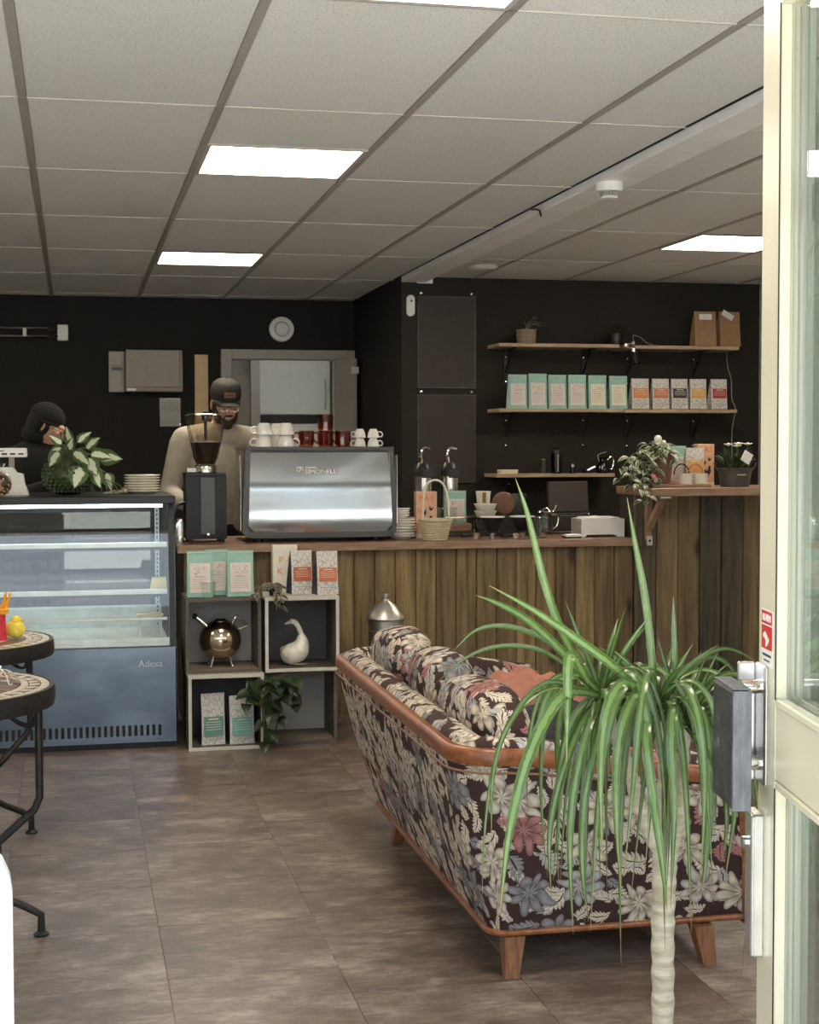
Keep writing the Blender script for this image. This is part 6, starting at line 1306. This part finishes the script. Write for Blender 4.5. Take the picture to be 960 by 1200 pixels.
def person(lab, base, head_c, head_rot, el, wr, hd, chest_y, sh_z=1.46, stoop=0.0, shirt='shirt', trousers='cloth_black', hairy=True, sh=.195, cloth_r=1.0):
    t = thing('person', lab, 'person', base)
    V = Vector; sx = sh; cy = chest_y
    hips = V((0, 0, .94)); chest = V((0, cy*.7, 1.27)); neck0 = V((head_c[0]*.35, cy*1.05, sh_z+.03)); hc = V(head_c)
    m = MB(); m.ball(hips, (.165, .115, .13), 18); m.ball(V((0, cy*.4, 1.10)), (.145, .10, .15), 18); m.ball(chest, (.165, .115, .17), 18)
    limb(m, [(V((-sx+.02, cy, sh_z-.03)), .055), (V((0, cy*1.03, sh_z-.005)), .07), (V((sx-.02, cy, sh_z-.03)), .055)]); limb(m, [(neck0-V((0, 0, .04)), .065), (neck0+(hc-neck0)*.45, .056), (hc+V((0, .02, -.03)), .058)])
    for s in (-1, 1): limb(m, [(V((s*.09, 0, .92)), .085), (V((s*.10, -.01, .50)), .055), (V((s*.105, .02, .09)), .038)]); m.ball(V((s*.11, -.06, .04)), (.045, .12, .038), 14)
    for i, s in enumerate((-1, 1)):
        limb(m, [(V((s*(sx-.01), cy, sh_z-.05)), .052), (V(el[i]), .040), (V(wr[i]), .027)]); hand(m, wr[i], hd[i], (0, 0, 1), s)
    T, R = head_parts(m, hc, head_rot)
    fuse(m, 'body', [M['skin']], t, .0065, 5)
    # clothing shells follow the body
    g = MB(); g.ball(V((0, cy*.2, 1.0)), (.185, .135, .14), 18); g.ball(V((0, cy*.45, 1.12)), (.178, .130, .17), 18); g.ball(chest, (.192, .140, .19), 18)
    limb(g, [(V((-sx+.01, cy, sh_z-.035)), .075), (V((0, cy*1.03, sh_z-.02)), .092), (V((sx-.01, cy, sh_z-.035)), .075)])
    for i, s in enumerate((-1, 1)):
        e, w = V(el[i]), V(wr[i]); limb(g, [(V((s*sx, cy, sh_z-.06)), .078), (V((s*sx, cy, sh_z-.06)).lerp(e, .6), .068), (e, .060), (e.lerp(w, .80), .048)])
    g.lathe([(.062, 0), (.075, .01), (.070, .035), (.060, .03)], neck0+V((0, 0, -.015)), 20)
    fuse(g, 'shirt', [M[shirt]], t, .009, 6)
    g = MB(); g.ball(hips, (.185, .135, .12), 18)
    for s in (-1, 1): limb(g, [(V((s*.09, 0, .90)), .10), (V((s*.10, -.01, .50)), .072), (V((s*.105, .02, .09)), .058)])
    fuse(g, 'trousers', [M[trousers]], t, .012, 5)
    for s in (-1, 1): MB().ball((s*.11, -.05, .045), (.052, .135, .045), 16).box((s*.11-.05, -.18, 0), (s*.11+.05, .08, .016), .006).build('shoe', M['black'], t)
    for s in (-1, 1):
        MB().ball(T((s*.030, -.082, -.001)), (.0115, .0115, .0115), 12).build('eye', M['white'], t); MB().ball(T((s*.030, -.0905, -.0065)), (.0055, .0035, .0050), 10).build('iris', M['black'], t); MB().ball(T((s*.030, -.0825, .0015)), (.0133, .0130, .0125), 12).build('eyelid', M['skin'], t)
    return t, T, R
def shell(T, prims, name, mat, parent, voxel=.006, smooth=4):
    g = MB()
    for p, r, rr in prims: b = MB().ball((0, 0, 0), r, 16, rr); g.add([T(Vector(q)+Vector(p)) for q in b.v], b.f)
    return fuse(g, name, [M[mat]], parent, voxel, smooth)
def hmesh(T, mb): mb.v = [tuple(T(p)) for p in mb.v]; return mb
def glasses(T, t, mat, lens=True):
    m = MB()
    for s in (-1, 1):
        m.tube([(s*.032+.022*math.cos(2*PI*i/20), -.106+.004*abs(math.cos(2*PI*i/20)), -.003+.019*math.sin(2*PI*i/20)) for i in range(20)], .0018, 6, True); m.tube([(s*.054, -.102, .003), (s*.074, -.05, .006), (s*.080, .01, .006)], .0016, 6)
    m.tube([(-.010, -.107, .002), (0, -.110, .005), (.010, -.107, .002)], .0016, 6); g = hmesh(T, m).build('glasses', M[mat], t)
    for s in (-1, 1): hmesh(T, MB().lathe([(0, 0), (.020, 0), (.020, .001), (0, .001)], (s*.032, -.105, -.003), 18, (0, -1, 0))).build('lens', M['glass'], g)
# barista behind the grinder and the machine
bar, T, R = person('bearded person in black cap, glasses and oatmeal shirt working behind the coffee grinder', (.80, 8.78, 0), (.045, -.085, 1.640), (.24, .0, .14),
    [(-.275, -.06, 1.13), (.27, -.08, 1.14)], [(-.175, -.30, 1.07), (.16, -.36, 1.08)], [(.45, -1, -.2), (-.3, -1, -.1)], -.03, 1.475)
shell(T, [((0, -.045, -.085), (.044, .042, .036), (0, 0, 0)), ((-.045, -.018, -.062), (.022, .052, .050), (0, 0, 0)), ((.045, -.018, -.062), (.022, .052, .050), (0, 0, 0)), ((0, -.097, -.049), (.030, .012, .007), (0, 0, 0)), ((0, -.075, -.105), (.030, .026, .026), (0, 0, 0)), ((-.066, .0, -.02), (.012, .03, .045), (0, 0, 0)), ((.066, .0, -.02), (.012, .03, .045), (0, 0, 0))], 'beard', 'hair', bar, .005, 3)
shell(T, [((0, .035, .0), (.078, .078, .07), (0, 0, 0))], 'hair', 'hair', bar)
cp = hmesh(T, MB().lathe([(.090, 0), (.0925, .025), (.091, .055), (.080, .088), (.055, .108), (.02, .117), (0, .118)], (0, .008, .030), 30, None, .95, 1.10)).build('cap', M['cap'], bar, smooth=60)
br_ = []
for i in range(13):
    a = PI+PI*i/12; br_.append([(math.cos(a)*.083*(1-.04*j), .0-.074*(j/4)*abs(math.sin(a))**.6*1.0-.088*abs(math.sin(a))+.0, .034-.010*(j/4)-.018*(math.cos(a)**2)) for j in range(5)])
g_ = MB().grid([[Vector(p) for p in r] for r in br_]); g_.grid([[Vector(p)-Vector((0, 0, .004)) for p in r] for r in br_]); g_.grid([[Vector(r[4]), Vector(r[4])-Vector((0, 0, .004))] for r in br_]); hmesh(T, g_).build('cap_brim', M['cap'], cp, smooth=60)
hmesh(T, MB().prism([(-.032, .055), (.032, .055), (.032, .085), (-.032, .085)], -.0905, -.095)).build('cap_patch', M['patch'], cp); hmesh(T, MB().prism([(-.022, .068), (.022, .068), (.022, .072), (-.022, .072)], -.095, -.0958)).build('patch_stitching', M['hair'], cp); hmesh(T, MB().ball((0, .008, .148), .007, 8)).build('cap_button', M['cap'], cp)
glasses(T, bar, 'chrome')
# second person, dark clothes, turned to the right behind the case
p2, T, R = person('person in black clothes and black hood bending behind the display case plant', (-.19, 8.86, 0), (.045, -.06, 1.515), (.40, .0, 1.35),
    [(-.19, -.12, 1.09), (.26, -.10, 1.09)], [(.09, -.27, 1.19), (.22, -.28, 1.20)], [(.5, -.8, .1), (-.3, -.9, .1)], -.02, 1.36, shirt='cloth_black', sh=.18)
shell(T, [((0, .018, .052), (.088, .104, .080), (0, 0, 0)), ((0, .035, .0), (.096, .085, .09), (0, 0, 0)), ((0, .045, -.07), (.088, .08, .06), (0, 0, 0))], 'hood', 'cloth_black', p2); shell(T, [((0, .04, -.02), (.080, .066, .075), (0, 0, 0))], 'hair', 'hair', p2)
hmesh(T, MB().tube([(.086*math.cos(2*PI*i/24), .02+.094*math.sin(2*PI*i/24), .022-.006*math.sin(2*PI*i/24)) for i in range(24)], .008, 8, True)).build('hood_band', M['cloth_black'], p2); glasses(T, p2, 'silver_frame')
